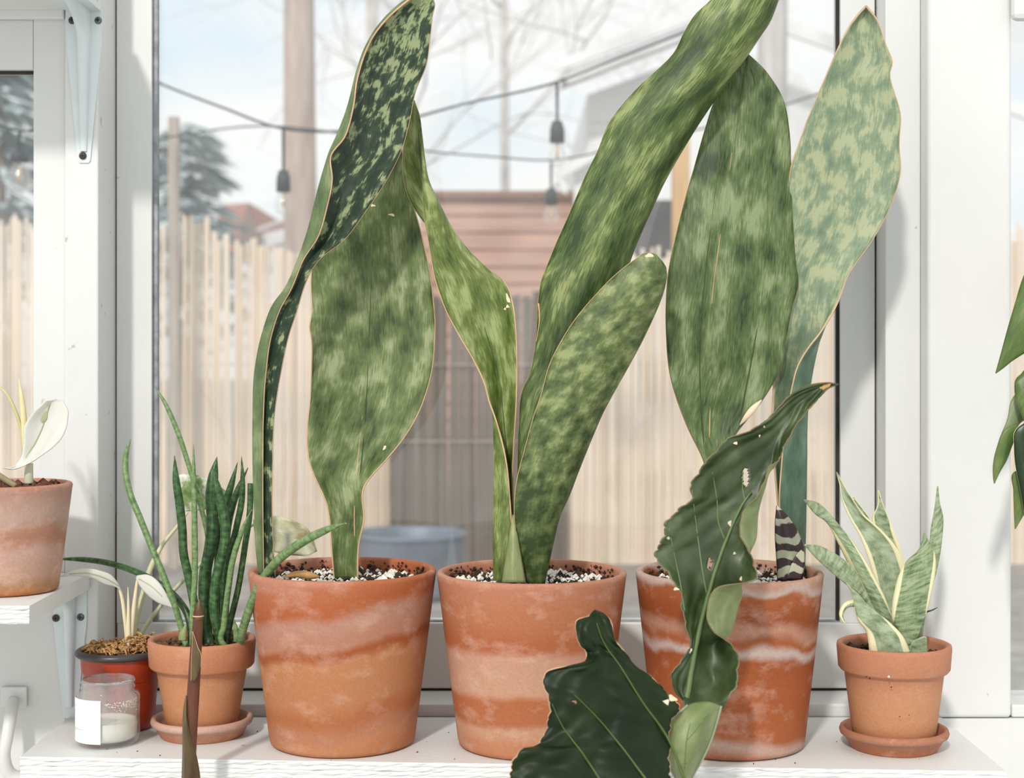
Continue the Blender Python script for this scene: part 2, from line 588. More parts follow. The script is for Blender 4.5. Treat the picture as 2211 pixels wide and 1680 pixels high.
# left post and right post
struct(bevel(mesh('trim_1', boxv(-0.4684 - 0.0, XL, 1.60, 1.72, 0.0, 1.25), BOXF, M_WHITE2, None, smooth=False), 0.002))
struct(bevel(mesh('trim_2', boxv(XR, 0.5235, 1.60, 1.74, -0.0015, 1.25), BOXF, M_WHITE, None, smooth=False), 0.005, 4))
struct(mesh('trim_6', boxv(XR, 0.5235, 1.60, 1.6018, -0.9, -0.0015), BOXF, M_WHITE, None, smooth=False))
struct(bevel(mesh('trim_3', boxv(0.3978, XR - 0.0003, 1.628, 1.72, 0.0145, 1.25), BOXF, M_WHITE, None, smooth=False), 0.0012))
# sill
sill = struct(bevel(mesh('trim_4', boxv(XL + 0.0005, XR - 0.0005, 1.605, 1.74, -0.0015, 0.0125), BOXF, M_WHITE2, None, smooth=False), 0.002))
# chipped notch in the left post beside the sash
struct(box('trim_5', XL + 0.0002, XL + 0.005, 1.668, 1.70, 0.015, 0.205, plain('bare_brown_wood', (96, 70, 48), 0.9, 0.3, 60)))

# main sash
w1 = thing('window_1', None, None, (0, DW, 0.0145), kind='structure')
w1['label'] = 'large white framed window pane behind the three big pots'
zb0, zb1 = 0.0155, 0.0870
box('bottom_rail', XL + 0.002, 0.3955, DW, DW + 0.035, zb0, zb1, M_WHITE, w1, 0.0015)
# stiles
sxl0, sxl1 = XL + 0.002, (335 - CX) / F * DW
mesh('stile', boxv(sxl0, sxl1 - 0.004, DW, DW + 0.035, zb1, 1.2), BOXF, M_WHITE, w1, smooth=False)
sxr0, sxr1 = (1815 - CX) / F * DW, 0.3955
mesh('stile', boxv(sxr0, sxr1, DW, DW + 0.035, zb1, 1.2), BOXF, M_WHITE, w1, smooth=False)
box('glazing_bead', sxl1 - 0.004, sxl1 + 0.0015, DW + 0.006, DW + 0.014, zb1, 1.2, M_CAULK, w1, 0.001)
box('glazing_bead', sxr0 - 0.003, sxr0, DW + 0.006, DW + 0.014, zb1, 1.2, M_GAP, w1, 0.001)
box('glazing_bead', sxl1, sxr0, DW + 0.006, DW + 0.014, zb1, zb1 + 0.0015, M_CAULK, w1)
box('pane', sxl1 - 0.003, sxr0 + 0.002, DW + 0.014, DW + 0.017, zb1 - 0.004, 1.2, M_GLASS, w1)
box('gap_strip', 0.3956, 0.3977, DW + 0.004, DW + 0.02, 0.016, 1.2, M_GAP, w1)
box('gap_strip', XL + 0.01, 0.39, DW + 0.004, DW + 0.02, 0.0127, 0.0154, M_GAP, w1)

# left window: stile, head rail, moulding, pane
w2 = thing('window_2', None, None, (-0.52, 1.606, 0.1), kind='structure')
w2['label'] = 'narrow strip of the left window beside the bracket post'
D2 = 1.606
x2a, x2b = (72 - CX) / F * D2, -0.4688
box('stile', x2a, x2b, D2, D2 + 0.035, 0.1645, 1.2, M_WHITE, w2, 0.001)
zt = ZC - (150 - HY) / F * D2
box('head_rail', -1.3, x2a - 0.0005, D2 + 0.001, D2 + 0.035, zt, ZC - (42 - HY) / F * D2, M_WHITE, w2, 0.001)
box('moulding', -1.3, x2b, D2 - 0.008, D2 - 0.0004, ZC - (44 - HY) / F * D2, ZC - (22 - HY) / F * D2, M_WHITE, w2, 0.002)
box('head_board', -1.3, x2a - 0.0005, D2 + 0.004, D2 + 0.035, ZC - (42 - HY) / F * D2, 1.2, M_WHITE, w2)
box('bottom_rail', -1.3, x2a - 0.0005, D2 + 0.001, D2 + 0.035, 0.1645, 0.185, M_WHITE, w2, 0.001)
box('pane', -1.3, x2a + 0.002, D2 + 0.016, D2 + 0.019, 0.16, zt + 0.004, M_GLASS, w2)
box('glazing_bead', -1.3, x2a - 0.0005, D2 + 0.008, D2 + 0.014, zt - 0.003, zt, M_GAP, w2)

# right window beyond the right post
w3 = thing('window_3', None, None, (0.55, 1.63, 0.0), kind='structure')
w3['label'] = 'sliver of the right window at the picture edge'
D3 = 1.63
x3 = 0.5245
box('pane', x3, 1.5, D3 + 0.016, D3 + 0.019, 0.0, 1.1, M_GLASS, w3)
box('stile', x3, x3 + 0.003, D3, D3 + 0.016, 0.0, 0.735, plain('flaking_pink_wood', (196, 170, 158), 0.9, 0.3, 60), w3)
box('head_rail', 0.520, 1.5, 1.585, 1.5995, ZC - (42 - HY) / F * 1.585, 0.80, M_WHITE2, w3, 0.006)
box('bottom_rail', x3, 1.5, 1.604, D3 + 0.03, -0.0015, 0.012, M_WHITE2, w3, 0.002)

# main shelf: plank with rough layered front edge
def shelf_plank(name, corners, z0, z1, mat, layers=5, label=None, cat=None, seed=1):
    """corners counter-clockwise from front left; the front edge shows rough plies"""
    (xa, ya), (xb, yb), (xc, yc), (xd, yd) = corners
    n = 120
    rs = np.random.default_rng(seed)
    V, Fc = [], []
    prof = np.linspace(z0, z1, layers * 4 + 1)
    for i in range(n + 1):
        t = i / n
        fx, fy = xa + (xb - xa) * t, ya + (yb - ya) * t
        for j, z in enumerate(prof):
            ply = 0.0012 * abs(math.sin(math.pi * j / 4))
            ro = rs.normal(0, 0.0005)
            V.append((fx, fy + 0.0012 - ply + ro, z + (rs.normal(0, 0.00025) if 0 < j < len(prof) - 1 else 0)))
        bx, by = xd + (xc - xd) * t, yd + (yc - yd) * t
        V.append((bx, by, z1))
        V.append((bx, by, z0))
    k = len(prof) + 2
    for i in range(n):
        for j in range(k):
            j2 = (j + 1) % k
            Fc.append((i * k + j, (i + 1) * k + j, (i + 1) * k + j2, i * k + j2))
    Fc.append(tuple(range(k - 1, -1, -1)))
    Fc.append(tuple(n * k + j for j in range(k)))
    o = mesh(name, V, Fc, mat, None, smooth=False)
    tag(o, label, cat)
    return o

shelf_plank('plant_shelf', ((-0.4636, 1.440), (0.449, 1.388), (0.449, 1.5995), (-0.4636, 1.5995)), -0.022, 0.0, M_SHELF,
            label='long white painted plank shelf carrying the row of terracotta pots', cat='shelf')
LSZ = 0.151
shelf_plank('side_shelf', ((-1.25, 1.385), (-0.4375, 1.385), (-0.4415, 1.5985), (-1.25, 1.5985)), LSZ - 0.0165, LSZ, M_SHELF, 4,
            label='short white chipped shelf at left under the weathered pot', cat='shelf', seed=3)
shelf_plank('upper_shelf', ((-1.25, 1.40), (-0.43, 1.40), (-0.43, 1.5985), (-1.25, 1.5985)), 0.74, 0.757, M_SHELF, 4,
            label='white shelf above the upper left bracket, just over the frame', cat='shelf', seed=4)

def bracket(label, xc, ztop, zbot, wt, wb, d, reach, screws):
    """pressed steel shelf bracket: tapered wall plate, raised rib that runs into the strut, arm under the shelf, screws"""
    t = thing('shelf_bracket', label, 'bracket', (xc, d, zbot), group='white shelf brackets')
    th = 0.0016
    V = [(xc - wt, d - th, ztop), (xc + wt, d - th, ztop), (xc + wt, d - th, ztop - 0.035), (xc + wb, d - th, zbot + 0.002), (xc + wb - .002, d - th, zbot),
         (xc - wb + .002, d - th, zbot), (xc - wb, d - th, zbot + 0.002), (xc - wt, d - th, ztop - 0.035)]
    n = len(V)
    V2 = V + [(a, b + th - 0.0002, c) for a, b, c in V]
    Fc = [tuple(range(n)), tuple(range(2 * n - 1, n - 1, -1))] + [(i, n + i, n + (i + 1) % n, (i + 1) % n) for i in range(n)]
    mesh('wall_plate', V2, Fc, M_METAL, t, smooth=False)
    # rib: rounded channel, deep at the top where it bends out to the shelf
    V, Fc = [], []
    m = 24
    hgt = ztop - zbot
    for i in range(m + 1):
        s = i / m
        z = zbot + 0.012 + (hgt - 0.012) * s
        wr = 0.0035 + (wt * 0.42 - 0.0035) * s
        dep = 0.0025 + 0.010 * s + (reach * 0.5) * max(0, (s - 0.8) / 0.2) ** 2.2
        for a in np.linspace(0, math.pi, 9):
            V.append((xc - wr * math.cos(a), d - th - dep * math.sin(a) ** 0.6, z))
    k = 9
    for i in range(m):
        for j in range(k - 1):
            Fc.append((i * k + j, i * k + j + 1, (i + 1) * k + j + 1, (i + 1) * k + j))
    mesh('rib', V, Fc, M_METAL, t)
    box('arm', xc - wt, xc + wt, d - reach, d - th, ztop - 0.0016, ztop, M_METAL, t, 0.0006)
    for (sx, sz, dark) in screws:
        mt = M_SCREWD if dark else M_SCREW
        V, Fc = lathe_data([(0, 0.0022), (0.0022, 0.0020), (0.0036, 0.0010), (0.0040, 0)], 0, 0, 0, 16)
        V = [(sx + a, d - th - c - (0.0008 if dark else 0), sz + b) for a, b, c in V]
        sc = mesh('screw', V, Fc, mt, t)
        for hv in (0, 1):
            a, b = (0.0022, 0.0004) if hv else (0.0004, 0.0022)
            box('slot', sx - a, sx + a, d - th - 0.0034, d - th - 0.0020, sz - b, sz + b, M_GAP, sc)
    return t

dz = lambda y, d: ZC - (y - HY) / F * d
bx = (182 - CX) / F * 1.60
bracket('white steel bracket high on the left post below the frame top', bx, 0.74, dz(352, 1.60), 0.0185, 0.0065, 1.60, 0.12,
        [((157 - CX) / F * 1.6, dz(45, 1.6), True), ((213 - CX) / F * 1.6, dz(45, 1.6), False), ((180 - CX) / F * 1.6, dz(337, 1.6), True)])
bx2 = (152 - CX) / F * 1.60
bracket('pale steel bracket under the chipped side shelf at lower left', bx2, LSZ - 0.017, dz(1575, 1.60) + 0.012, 0.0175, 0.007, 1.60, 0.12,
        [((122 - CX) / F * 1.6, dz(1334, 1.6), True), ((175 - CX) / F * 1.6, dz(1332, 1.6), False)])

# painted pull handle at the lower left
hd = thing('window_handle', 'white painted curved window handle at the lower left corner', 'handle', tuple(P(30, 1505, 1.60)))
p0, p1 = P(4, 1526, 1.60), P(60, 1482, 1.60)
bevel(mesh('back_plate', boxv(p0[0], p1[0], 1.5955, 1.5998, p0[2], p1[2]), BOXF, M_WHITE, hd, smooth=False), 0.001)
tube('grip', [(30, 1512, 1.590), (24, 1540, 1.575), (16, 1590, 1.565), (10, 1640, 1.567), (22, 1672, 1.573), (58, 1690, 1.578)],
     [0.006, 0.0065, 0.006, 0.0062, 0.0072, 0.009], M_WHITE, hd, 12, 40)

# ================================================================== POTS
def pot_profile(rt, rb, h, wall=0.007, lip=0.004):
    return [(0.0, 0.0), (rb - 0.004, 0.0), (rb - 0.001, 0.0015), (rb, 0.005), (rb + (rt - rb) * 0.5, h * 0.5), (rt - 0.0005, h - 0.006),
            (rt, h - 0.003), (rt - 0.001, h - 0.0008), (rt - wall * 0.5, h), (rt - wall + 0.001, h - 0.0008), (rt - wall, h - 0.004),
            (rt - wall - 0.004, h - 0.035), (0.0, h - 0.036)]

def rimmed_profile(rt, rb, h, rimh, step=0.0045, wall=0.006):
    rr = rb + (rt - step - rb) * (h - rimh) / h
    return [(0.0, 0.0), (rb - 0.003, 0.0), (rb, 0.003), (rr, h - rimh - 0.001), (rr + 0.001, h - rimh), (rt - 0.004, h - rimh + 0.0005),
            (rt - 0.002, h - rimh + 0.003), (rt - 0.0005, h - 0.004), (rt - 0.001, h - 0.001), (rt - 0.003, h), (rt - wall, h - 0.001),
            (rt - wall - 0.001, h - 0.004), (rt - wall - 0.004, h - 0.028), (0.0, h - 0.029)]

def dense(prof, n=10):
    r = []
    for a, b in zip(prof[:-1], prof[1:]):
        L = math.hypot(a[0] - b[0], a[1] - b[1])
        k = max(1, int(L / 0.012))
        for i in range(k):
            r.append((a[0] + (b[0] - a[0]) * i / k, a[1] + (b[1] - a[1]) * i / k))
    r.append(prof[-1])
    return r

def soil(parent, cx, cy, z, r, mat=None, seed=0, name='soil'):
    rs = np.random.default_rng(seed)
    V, Fc = [(cx, cy, z)], []
    nr, na = 14, 48
    for i in range(1, nr + 1):
        for j in range(na):
            a = 2 * math.pi * j / na
            rr = r * i / nr
            V.append((cx + rr * math.cos(a), cy + rr * math.sin(a), z + rs.normal(0, 0.0012) + 0.002 * math.sin(5 * a + 9 * rr / r)))
    for j in range(na):
        Fc.append((0, 1 + j, 1 + (j + 1) % na))
    for i in range(nr - 1):
        for j in range(na):
            j2 = (j + 1) % na
            Fc.append((1 + i * na + j, 1 + (i + 1) * na + j, 1 + (i + 1) * na + j2, 1 + i * na + j2))
    return mesh(name, V, Fc, mat or M_SOIL, parent)

OCT_V = np.array([(1, 0, 0), (-1, 0, 0), (0, 1, 0), (0, -1, 0), (0, 0, 1), (0, 0, -1),
                  (.62, .62, .35), (-.6, .58, .4), (.6, -.62, .4), (-.62, -.6, .38)], float)
def scatter(parent, name, cx, cy, z, r, n, size, mat, seed, keep=None, zj=0.002):
    """many little stones joined: nobody could count them"""
    rs = np.random.default_rng(seed)
    base_f = [(4, 6, 7), (4, 7, 9), (4, 9, 8), (4, 8, 6), (0, 6, 8), (2, 7, 6), (1, 9, 7), (3, 8, 9), (0, 2, 6), (2, 1, 7), (1, 3, 9), (3, 0, 8),
              (5, 2, 0), (5, 1, 2), (5, 3, 1), (5, 0, 3)]
    V, Fc = [], []
    for i in range(n):
        a, q = rs.uniform(0, 2 * math.pi), math.sqrt(rs.uniform(0, 1)) * r
        x, y = cx + q * math.cos(a), cy + q * math.sin(a)
        if keep and not keep(x, y): continue
        s = size * rs.lognormal(0, 0.38)
        sc = s * rs.uniform(0.7, 1.25, 3)
        th = rs.uniform(0, 6.28)
        ca, sa = math.cos(th), math.sin(th)
        W = OCT_V * sc
        W = np.stack([W[:, 0] * ca - W[:, 1] * sa, W[:, 0] * sa + W[:, 1] * ca, W[:, 2]], 1)
        W = W + np.array((x, y, z + zj + rs.uniform(-0.001, 0.001)))
        k = len(V)
        V.extend(W.tolist())
        Fc.extend(tuple(k + v for v in f) for f in base_f)
    o = mesh(name, V, Fc, mat, parent, smooth=False)
    o['kind'] = 'stuff'
    return o

def crumbs_on_wall(parent, cx, cy, z, r, n, seed, a0, a1):
    rs = np.random.default_rng(seed)
    V, Fc = [], []
    f0 = [(0, 2, 4), (2, 1, 4), (1, 3, 4), (3, 0, 4), (2, 0, 5), (1, 2, 5), (3, 1, 5), (0, 3, 5)]
    for i in range(n):
        a = rs.uniform(a0, a1)
        h = min(abs(rs.normal(0, 0.005)), 0.0095)
        rr = r - 0.0012 + 0.1 * h
        s = 0.0010 * rs.lognormal(0, 0.5)
        W = OCT_V[:6] * s * rs.uniform(0.6, 1.6, 3) + np.array((cx + rr * math.cos(a), cy + rr * math.sin(a), z + h))
        k = len(V)
        V.extend(W.tolist())
        Fc.extend(tuple(k + v for v in f) for f in f0)
    o = mesh('soil_crumbs', V, Fc, M_CRUMB, parent, smooth=False)
    o['kind'] = 'stuff'
    return o

def wx(x, d): return (x - CX) / F * d

# --- three big pots -------------------------------------------------
T1 = terracotta('clay_banded', 0.169, [(0.0, (205, 128, 98)), (0.05, (196, 106, 66)), (0.16, (188, 94, 50)), (0.24, (198, 134, 108)), (0.36, (196, 126, 96)),
     (0.41, (176, 86, 42)), (0.48, (202, 126, 80)), (0.68, (200, 124, 80)), (0.78, (190, 106, 62)), (0.88, (196, 122, 86)), (0.93, (206, 128, 86)), (1.0, (208, 126, 82))], 0.35, 0.3, tilt=1.1, wob=0.05)
T2 = terracotta('clay_pale_bands', 0.168, [(0.0, (206, 132, 100)), (0.08, (202, 122, 88)), (0.2, (198, 116, 76)), (0.36, (190, 100, 58)), (0.43, (214, 150, 120)),
     (0.62, (216, 152, 120)), (0.68, (194, 106, 62)), (0.79, (192, 106, 64)), (0.84, (212, 146, 112)), (0.92, (208, 130, 90)), (1.0, (206, 124, 82))], 0.45, 2.1, wob=0.035)
T3 = terracotta('clay_dark_salt', 0.168, [(0.0, (200, 140, 112)), (0.05, (206, 168, 150)), (0.09, (176, 88, 44)), (0.22, (160, 74, 32)), (0.29, (196, 132, 104)),
     (0.35, (176, 90, 48)), (0.40, (208, 170, 154)), (0.45, (168, 80, 36)), (0.6, (176, 86, 42)), (0.85, (182, 92, 48)), (0.92, (208, 160, 138)), (1.0, (196, 112, 72))], 0.4, 4.4, tilt=-0.5, wob=0.06)

def big_pot(label, xc_px, d, rt, rb, h, tmat, seed):
    cx = wx(xc_px, d)
    t = thing('potted_sansevieria', label, 'potted plant', (cx, d, 0.0), group='three big mottled snake plants')
    prof = dense(pot_profile(rt, rb, h))
    lathe('pot', prof, cx, d, 0.0005, tmat, t, 96)
    zs = h - 0.012
    soil(t, cx, d, zs - 0.002, rt - 0.0075, seed=seed)
    scatter(t, 'perlite', cx, d, zs - 0.002, rt - 0.012, 420, 0.0024, M_PERL, seed + 1)
    scatter(t, 'bark_crumbs', cx, d, zs - 0.002, rt - 0.012, 260, 0.0022, M_CRUMB, seed + 2)
    crumbs_on_wall(t, cx, d, zs, rt - 0.0085, 170, seed + 3, 0.25, 2.9)
    return t, cx, zs

pa, pax, pz = big_pot('banded terracotta pot with wide blade and dark twisted leaf, left of the big three', 740, 1.500, 0.0918, 0.0712, 0.169, T1, 10)
pb, pbx, _ = big_pot('middle big terracotta pot with diagonal leaf and blunt rounded front leaf', 1148, 1.492, 0.0925, 0.0720, 0.168, T2, 20)
pc, pcx, _ = big_pot('dark salt-stained terracotta pot with two upright mottled leaves, right of the big three', 1574, 1.492, 0.0910, 0.0730, 0.1685, T3, 30)

# --- leaves of the left big pot ----------------------------------------
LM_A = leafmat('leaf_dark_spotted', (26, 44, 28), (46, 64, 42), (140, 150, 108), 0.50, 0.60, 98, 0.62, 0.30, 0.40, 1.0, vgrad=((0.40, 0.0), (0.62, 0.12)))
LM_AB = leafmat('leaf_dark_outer', (70, 90, 54), (98, 114, 74), (130, 140, 100), 0.42, 0.62, 50, 0.5, 0.3, 0.45, 1.5)
LM_B = leafmat('leaf_soft_mottle', (44, 62, 24), (98, 113, 64), (146, 154, 112), 0.41, 0.62, 44, 0.55, 0.30, 0.48, 2.0)
LM_C = leafmat('leaf_yellow_green', (58, 78, 24), (106, 120, 60), (150, 160, 104), 0.42, 0.60, 60, 0.45, 0.35, 0.45, 3.0)
LM_D = leafmat('leaf_deep_green', (38, 58, 14), (84, 102, 52), (138, 148, 92), 0.44, 0.63, 44, 0.36, 0.45, 0.52, 4.0)
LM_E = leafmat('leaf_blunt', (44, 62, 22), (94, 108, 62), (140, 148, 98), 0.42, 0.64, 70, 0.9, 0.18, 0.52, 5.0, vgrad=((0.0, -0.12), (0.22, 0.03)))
LM_G = leafmat('leaf_ribbed', (34, 54, 18), (86, 104, 58), (128, 140, 100), 0.42, 0.61, 42, 0.45, 0.35, 0.46, 6.0)
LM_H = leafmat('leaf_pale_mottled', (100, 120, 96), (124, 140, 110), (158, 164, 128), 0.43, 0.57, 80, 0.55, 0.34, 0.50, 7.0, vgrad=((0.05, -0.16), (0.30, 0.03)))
LM_HB = leafmat('leaf_pale_outer', (58, 82, 66), (80, 104, 82), (104, 124, 100), 0.42, 0.62, 60, 0.4, 0.3, 0.5, 7.5)
LM_F = leafmat('leaf_sheath', (112, 124, 74), (134, 142, 94), (148, 154, 108), 0.4, 0.6, 60, 0.4, 0.2, 0.5, 8.0)

d0 = 1.474
rowsA = []
for M_, F_, R_ in [((569, 1246), (560, 1240), (594, 1246)), ((568, 1180), (554, 1180), (590, 1180)), ((567, 1100), (551, 1100), (587, 1100)),
                   ((567, 1000), (548, 1000), (588, 1000)), ((568, 900), (548, 900), (592, 900)), ((574, 800), (552, 800), (607, 800)),
                   ((586, 722), (568, 720), (624, 722)), ((606, 664), (590, 660), (643, 664)), ((628, 625), (617, 622), (659, 612)),
                   ((655, 560), (646, 556), (690, 560)), ((688, 508), (668, 492), (745, 516)), ((706, 446), (681, 438), (790, 456)),
                   ((717, 385), (699, 370), (836, 386)), ((714, 338), (712, 330), (864, 331)), ((745, 294), (732, 284), (883, 267)),
                   ((763, 229), (753, 226), (897, 198)), ((772, 168), (770, 160), (920, 140)), ((791, 108), (788, 107), (927, 95)),
                   ((822, 56), (820, 53), (933, 38)), ((872, 8), (868, 6), (936, 0)), ((902, -14), (900, -15), (921, -14))]:
    rowsA.append((M_, F_, R_))
gA = []
for i, (M_, F_, R_) in enumerate(rowsA):
    s = i / (len(rowsA) - 1)
    dd = d0 - 0.050 * s
    gap = math.hypot(M_[0] - F_[0], M_[1] - F_[1])
    nf = min(0.012, gap * (0.00008 + 0.0005 * max(0.0, min(1, s * 1.6 - 0.5))) + 0.0002)
    wr = math.hypot(R_[0] - F_[0], R_[1] - F_[1]) * dd / F
    mid = (F_[0] * 0.52 + R_[0] * 0.48, F_[1] * 0.52 + R_[1] * 0.48)
    q1 = (F_[0] * 0.88 + R_[0] * 0.12, F_[1] * 0.88 + R_[1] * 0.12)
    gA.append([(M_[0], M_[1], dd - nf), (F_[0], F_[1], dd), (q1[0], q1[1], dd + 0.05 * wr + nf * 0.5), (mid[0], mid[1], dd + 0.16 * wr + nf * 0.4), (R_[0], R_[1], dd - 0.02 * wr)])
lA = leaf('leaf', gA, LM_A, pa, 26, 150, thick=0.0022, back=LM_AB, margin=M_MARG, mr=(0.0009, 0.0004), label='dark green twisted leaf with pale flecks')

rowsB = [((722, 1254), (772, 1254)), ((716, 1185), (774, 1178)), ((711, 1118), (786, 1116)), ((703, 1081), (782, 1072)), ((680, 1030), (791, 1042)),
         ((666, 985), (836, 990)), ((664, 927), (872, 945)), ((670, 862), (906, 885)), ((674, 790), (932, 800)), ((674, 735), (938, 735)), ((669, 708), (939, 697)),
         ((674, 675), (935, 650)), ((672, 605), (928, 590)), ((677, 560), (917, 538)), ((690, 520), (902, 478)), ((712, 470), (886, 425)), ((745, 400), (872, 350)), ((800, 320), (862, 300)), ((845, 268),)]
dB = lambda y: 1.505 + 0.020 * (1254 - y) / 900
gB = [[(p[0], p[1], dB(p[1])) for p in r] for r in rowsB]
lB = leaf('leaf', gB, LM_B, pa, 25, 110, bulge=[-0.35, -0.3, -0.14, -0.10, -0.08, -0.10, -0.15], creases=[(0.52, 0.035, 0.022), (0.66, 0.03, -0.012), (0.3, 0.06, -0.01)],
          thick=0.0022, margin=M_MARG, mr=0.0009, label='broad soft green blade with pink margin')
spot(lB, 832, 968, 5.5, 5, M_SCAR)
spot(lB, 806, 444, 6, 2.6, M_SCAR, rot=-0.1)
spot(lB, 846, 464, 7, 2.6, M_SCAR, rot=-0.2)
vein(lB, [(770, 1235), (765, 1120), (772, 1000), (782, 900), (788, 820)], 0.0007, 0.0002, M_MARG, lift=0.0006)
M_CREASE = plain('leaf_crease', (56, 74, 34), 0.5, 0.1, 60)
vein(lB, [(776, 1040), (786, 940), (794, 800), (800, 650), (806, 520)], 0.0005, 0.0003, M_CREASE, 'crease', lift=0.0008)
# dry leaf scrap on the soil
tube('dry_scrap', [(612, 1246, 1.455), (640, 1240, 1.46), (670, 1243, 1.462), (690, 1246, 1.465)], [0.0008, 0.0035, 0.004, 0.001], M_TAN, pa, 6, 14)

# --- leaves of the middle big pot ----------------------------------------
# left twisted leaf: columns run from the front margin round the back to the far margin
rC = [
 [(1112, 1256, 1.462), (1068, 1254, 1.475), (1080, 1252, 1.500), (1110, 1252, 1.500), (1122, 1254, 1.480)],
 [(1106, 1160, 1.464), (1067, 1160, 1.476), (1078, 1160, 1.497), (1100, 1160, 1.497), (1112, 1160, 1.484)],
 [(1101, 1080, 1.466), (1067, 1080, 1.478), (1080, 1080, 1.496), (1098, 1080, 1.497), (1107, 1080, 1.486)],
 [(1094, 1005, 1.468), (1068, 1000, 1.479), (1082, 1000, 1.494), (1098, 1005, 1.496), (1107, 1012, 1.486)],
 [(1083, 950, 1.472), (1067, 940, 1.480), (1085, 940, 1.492), (1100, 945, 1.492), (1110, 950, 1.486)],
 [(1070, 905, 1.474), (1066, 900, 1.480), (1084, 895, 1.492), (1101, 898, 1.490), (1113, 900, 1.482)],
 [(1056, 866, 1.476), (1064, 862, 1.482), (1083, 855, 1.492), (1101, 858, 1.488), (1115, 862, 1.480)],
 [(1046, 828, 1.476), (1060, 825, 1.484), (1080, 820, 1.492), (1100, 822, 1.486), (1116, 826, 1.478)],
 [(1024, 780, 1.476), (1046, 776, 1.484), (1072, 770, 1.492), (1096, 774, 1.486), (1116, 780, 1.476)],
 [(990, 721, 1.476), (1026, 714, 1.484), (1060, 705, 1.490), (1088, 712, 1.486), (1114, 720, 1.474)],
 [(958, 657, 1.474), (1000, 648, 1.480), (1040, 640, 1.486), (1076, 648, 1.484), (1107, 658, 1.474)],
 [(938, 594, 1.472), (975, 590, 1.476), (1015, 590, 1.482), (1055, 596, 1.484), (1090, 612, 1.478)],
 [(930, 548, 1.470), (955, 548, 1.470), (985, 552, 1.476), (1030, 564, 1.484), (1050, 580, 1.492)],
 [(925, 512, 1.468), (945, 512, 1.466), (975, 516, 1.474), (1000, 528, 1.486), (990, 540, 1.500)],
 [(918, 478, 1.466), (936, 474, 1.463), (958, 474, 1.470), (966, 482, 1.485), (928, 492, 1.500)],
 [(915, 432, 1.466), (928, 430, 1.463), (941, 430, 1.470), (940, 436, 1.485), (886, 432, 1.496)],
 [(914, 388, 1.466), (919, 387, 1.464), (924, 387, 1.470), (916, 387, 1.485), (872, 380, 1.494)],
 [(912, 340, 1.468), (914, 339, 1.467), (915, 339, 1.472), (905, 338, 1.484), (871, 334, 1.490)],
 [(908, 290, 1.470), (909, 290, 1.470), (909, 290, 1.474), (898, 290, 1.482), (879, 286, 1.486)],
 [(904, 250, 1.474), (904, 249, 1.474), (903, 249, 1.476), (896, 248, 1.480), (887, 246, 1.482)],
 [(893, 217, 1.478)]]
lC = leaf('leaf', rC, LM_C, pb, 26, 120, thick=0.0020, back=LM_C, margin=M_MARG, mr=0.0009, label='yellow-green twisted narrow leaf')
vein(lC, [(1040, 690), (1056, 740), (1076, 811), (1086, 893), (1097, 1000)], 0.0005, 0.0005, M_CREASE, 'crease', lift=0.0008)
spot(lC, 1097, 645, 3.5, 11, M_SCAR, rot=0.35)
spot(lC, 1096, 662, 3.5, 3.5, M_SCAR)
spot(lC, 1091, 667, 3, 3, M_SCAR)

rD = [((1118, 1256), (1150, 1256)), ((1117, 1150), (1170, 1130)), ((1118, 1040), (1200, 1010)), ((1121, 920), (1232, 900)), ((1126, 855), (1255, 850)), ((1147, 800), (1280, 790)),
      ((1158, 735), (1302, 728)), ((1162, 660), (1325, 668)), ((1170, 605), (1345, 608)), ((1180, 580), (1360, 560)), ((1200, 530), (1386, 496)), ((1224, 476), (1408, 447)),
      ((1247, 422), (1432, 395)), ((1268, 373), (1457, 350)), ((1292, 325), (1484, 304)), ((1311, 275), (1511, 261)), ((1334, 240), (1540, 218)), ((1375, 193), (1566, 184)),
      ((1411, 160), (1592, 147)), ((1457, 113), (1620, 108)), ((1477, 72), (1642, 75)), ((1498, 37), (1660, 48)), ((1536, 0), (1679, 0)), ((1580, -50), (1700, -55)), ((1640, -110), (1718, -110)), ((1712, -165),)]
dD = lambda y: 1.490 - 0.035 * (1256 - y) / 1300
gD = []
for r in rD:
    if len(r) == 1:
        gD.append([(r[0][0], r[0][1], dD(r[0][1]))]); continue
    (lx, ly), (rx, ry) = r
    wd = math.hypot(rx - lx, ry - ly) * 1.49 / F
    a = dD(ly)
    gD.append([(lx, ly, a + 0.05 * wd)] + [(lx + (rx - lx) * u, ly + (ry - ly) * u, a - wd * k) for u, k in ((0.28, 0.06), (0.56, 0.10), (0.84, 0.02))]
              + [(rx, ry, a + 0.18 * wd), (lx + (rx - lx) * 0.93, ly + (ry - ly) * 0.93, a + 0.34 * wd)])
lD = leaf('leaf', gD, LM_D, pb, 24, 120, thick=0.0022, margin=M_MARG, mr=0.0007, label='long deep green leaf leaning to the upper right')
vein(lD, [(1163, 655), (1165, 690), (1161, 720), (1158, 738)], 0.0008, 0.0004, M_MARG, 'torn_edge', 0.002)

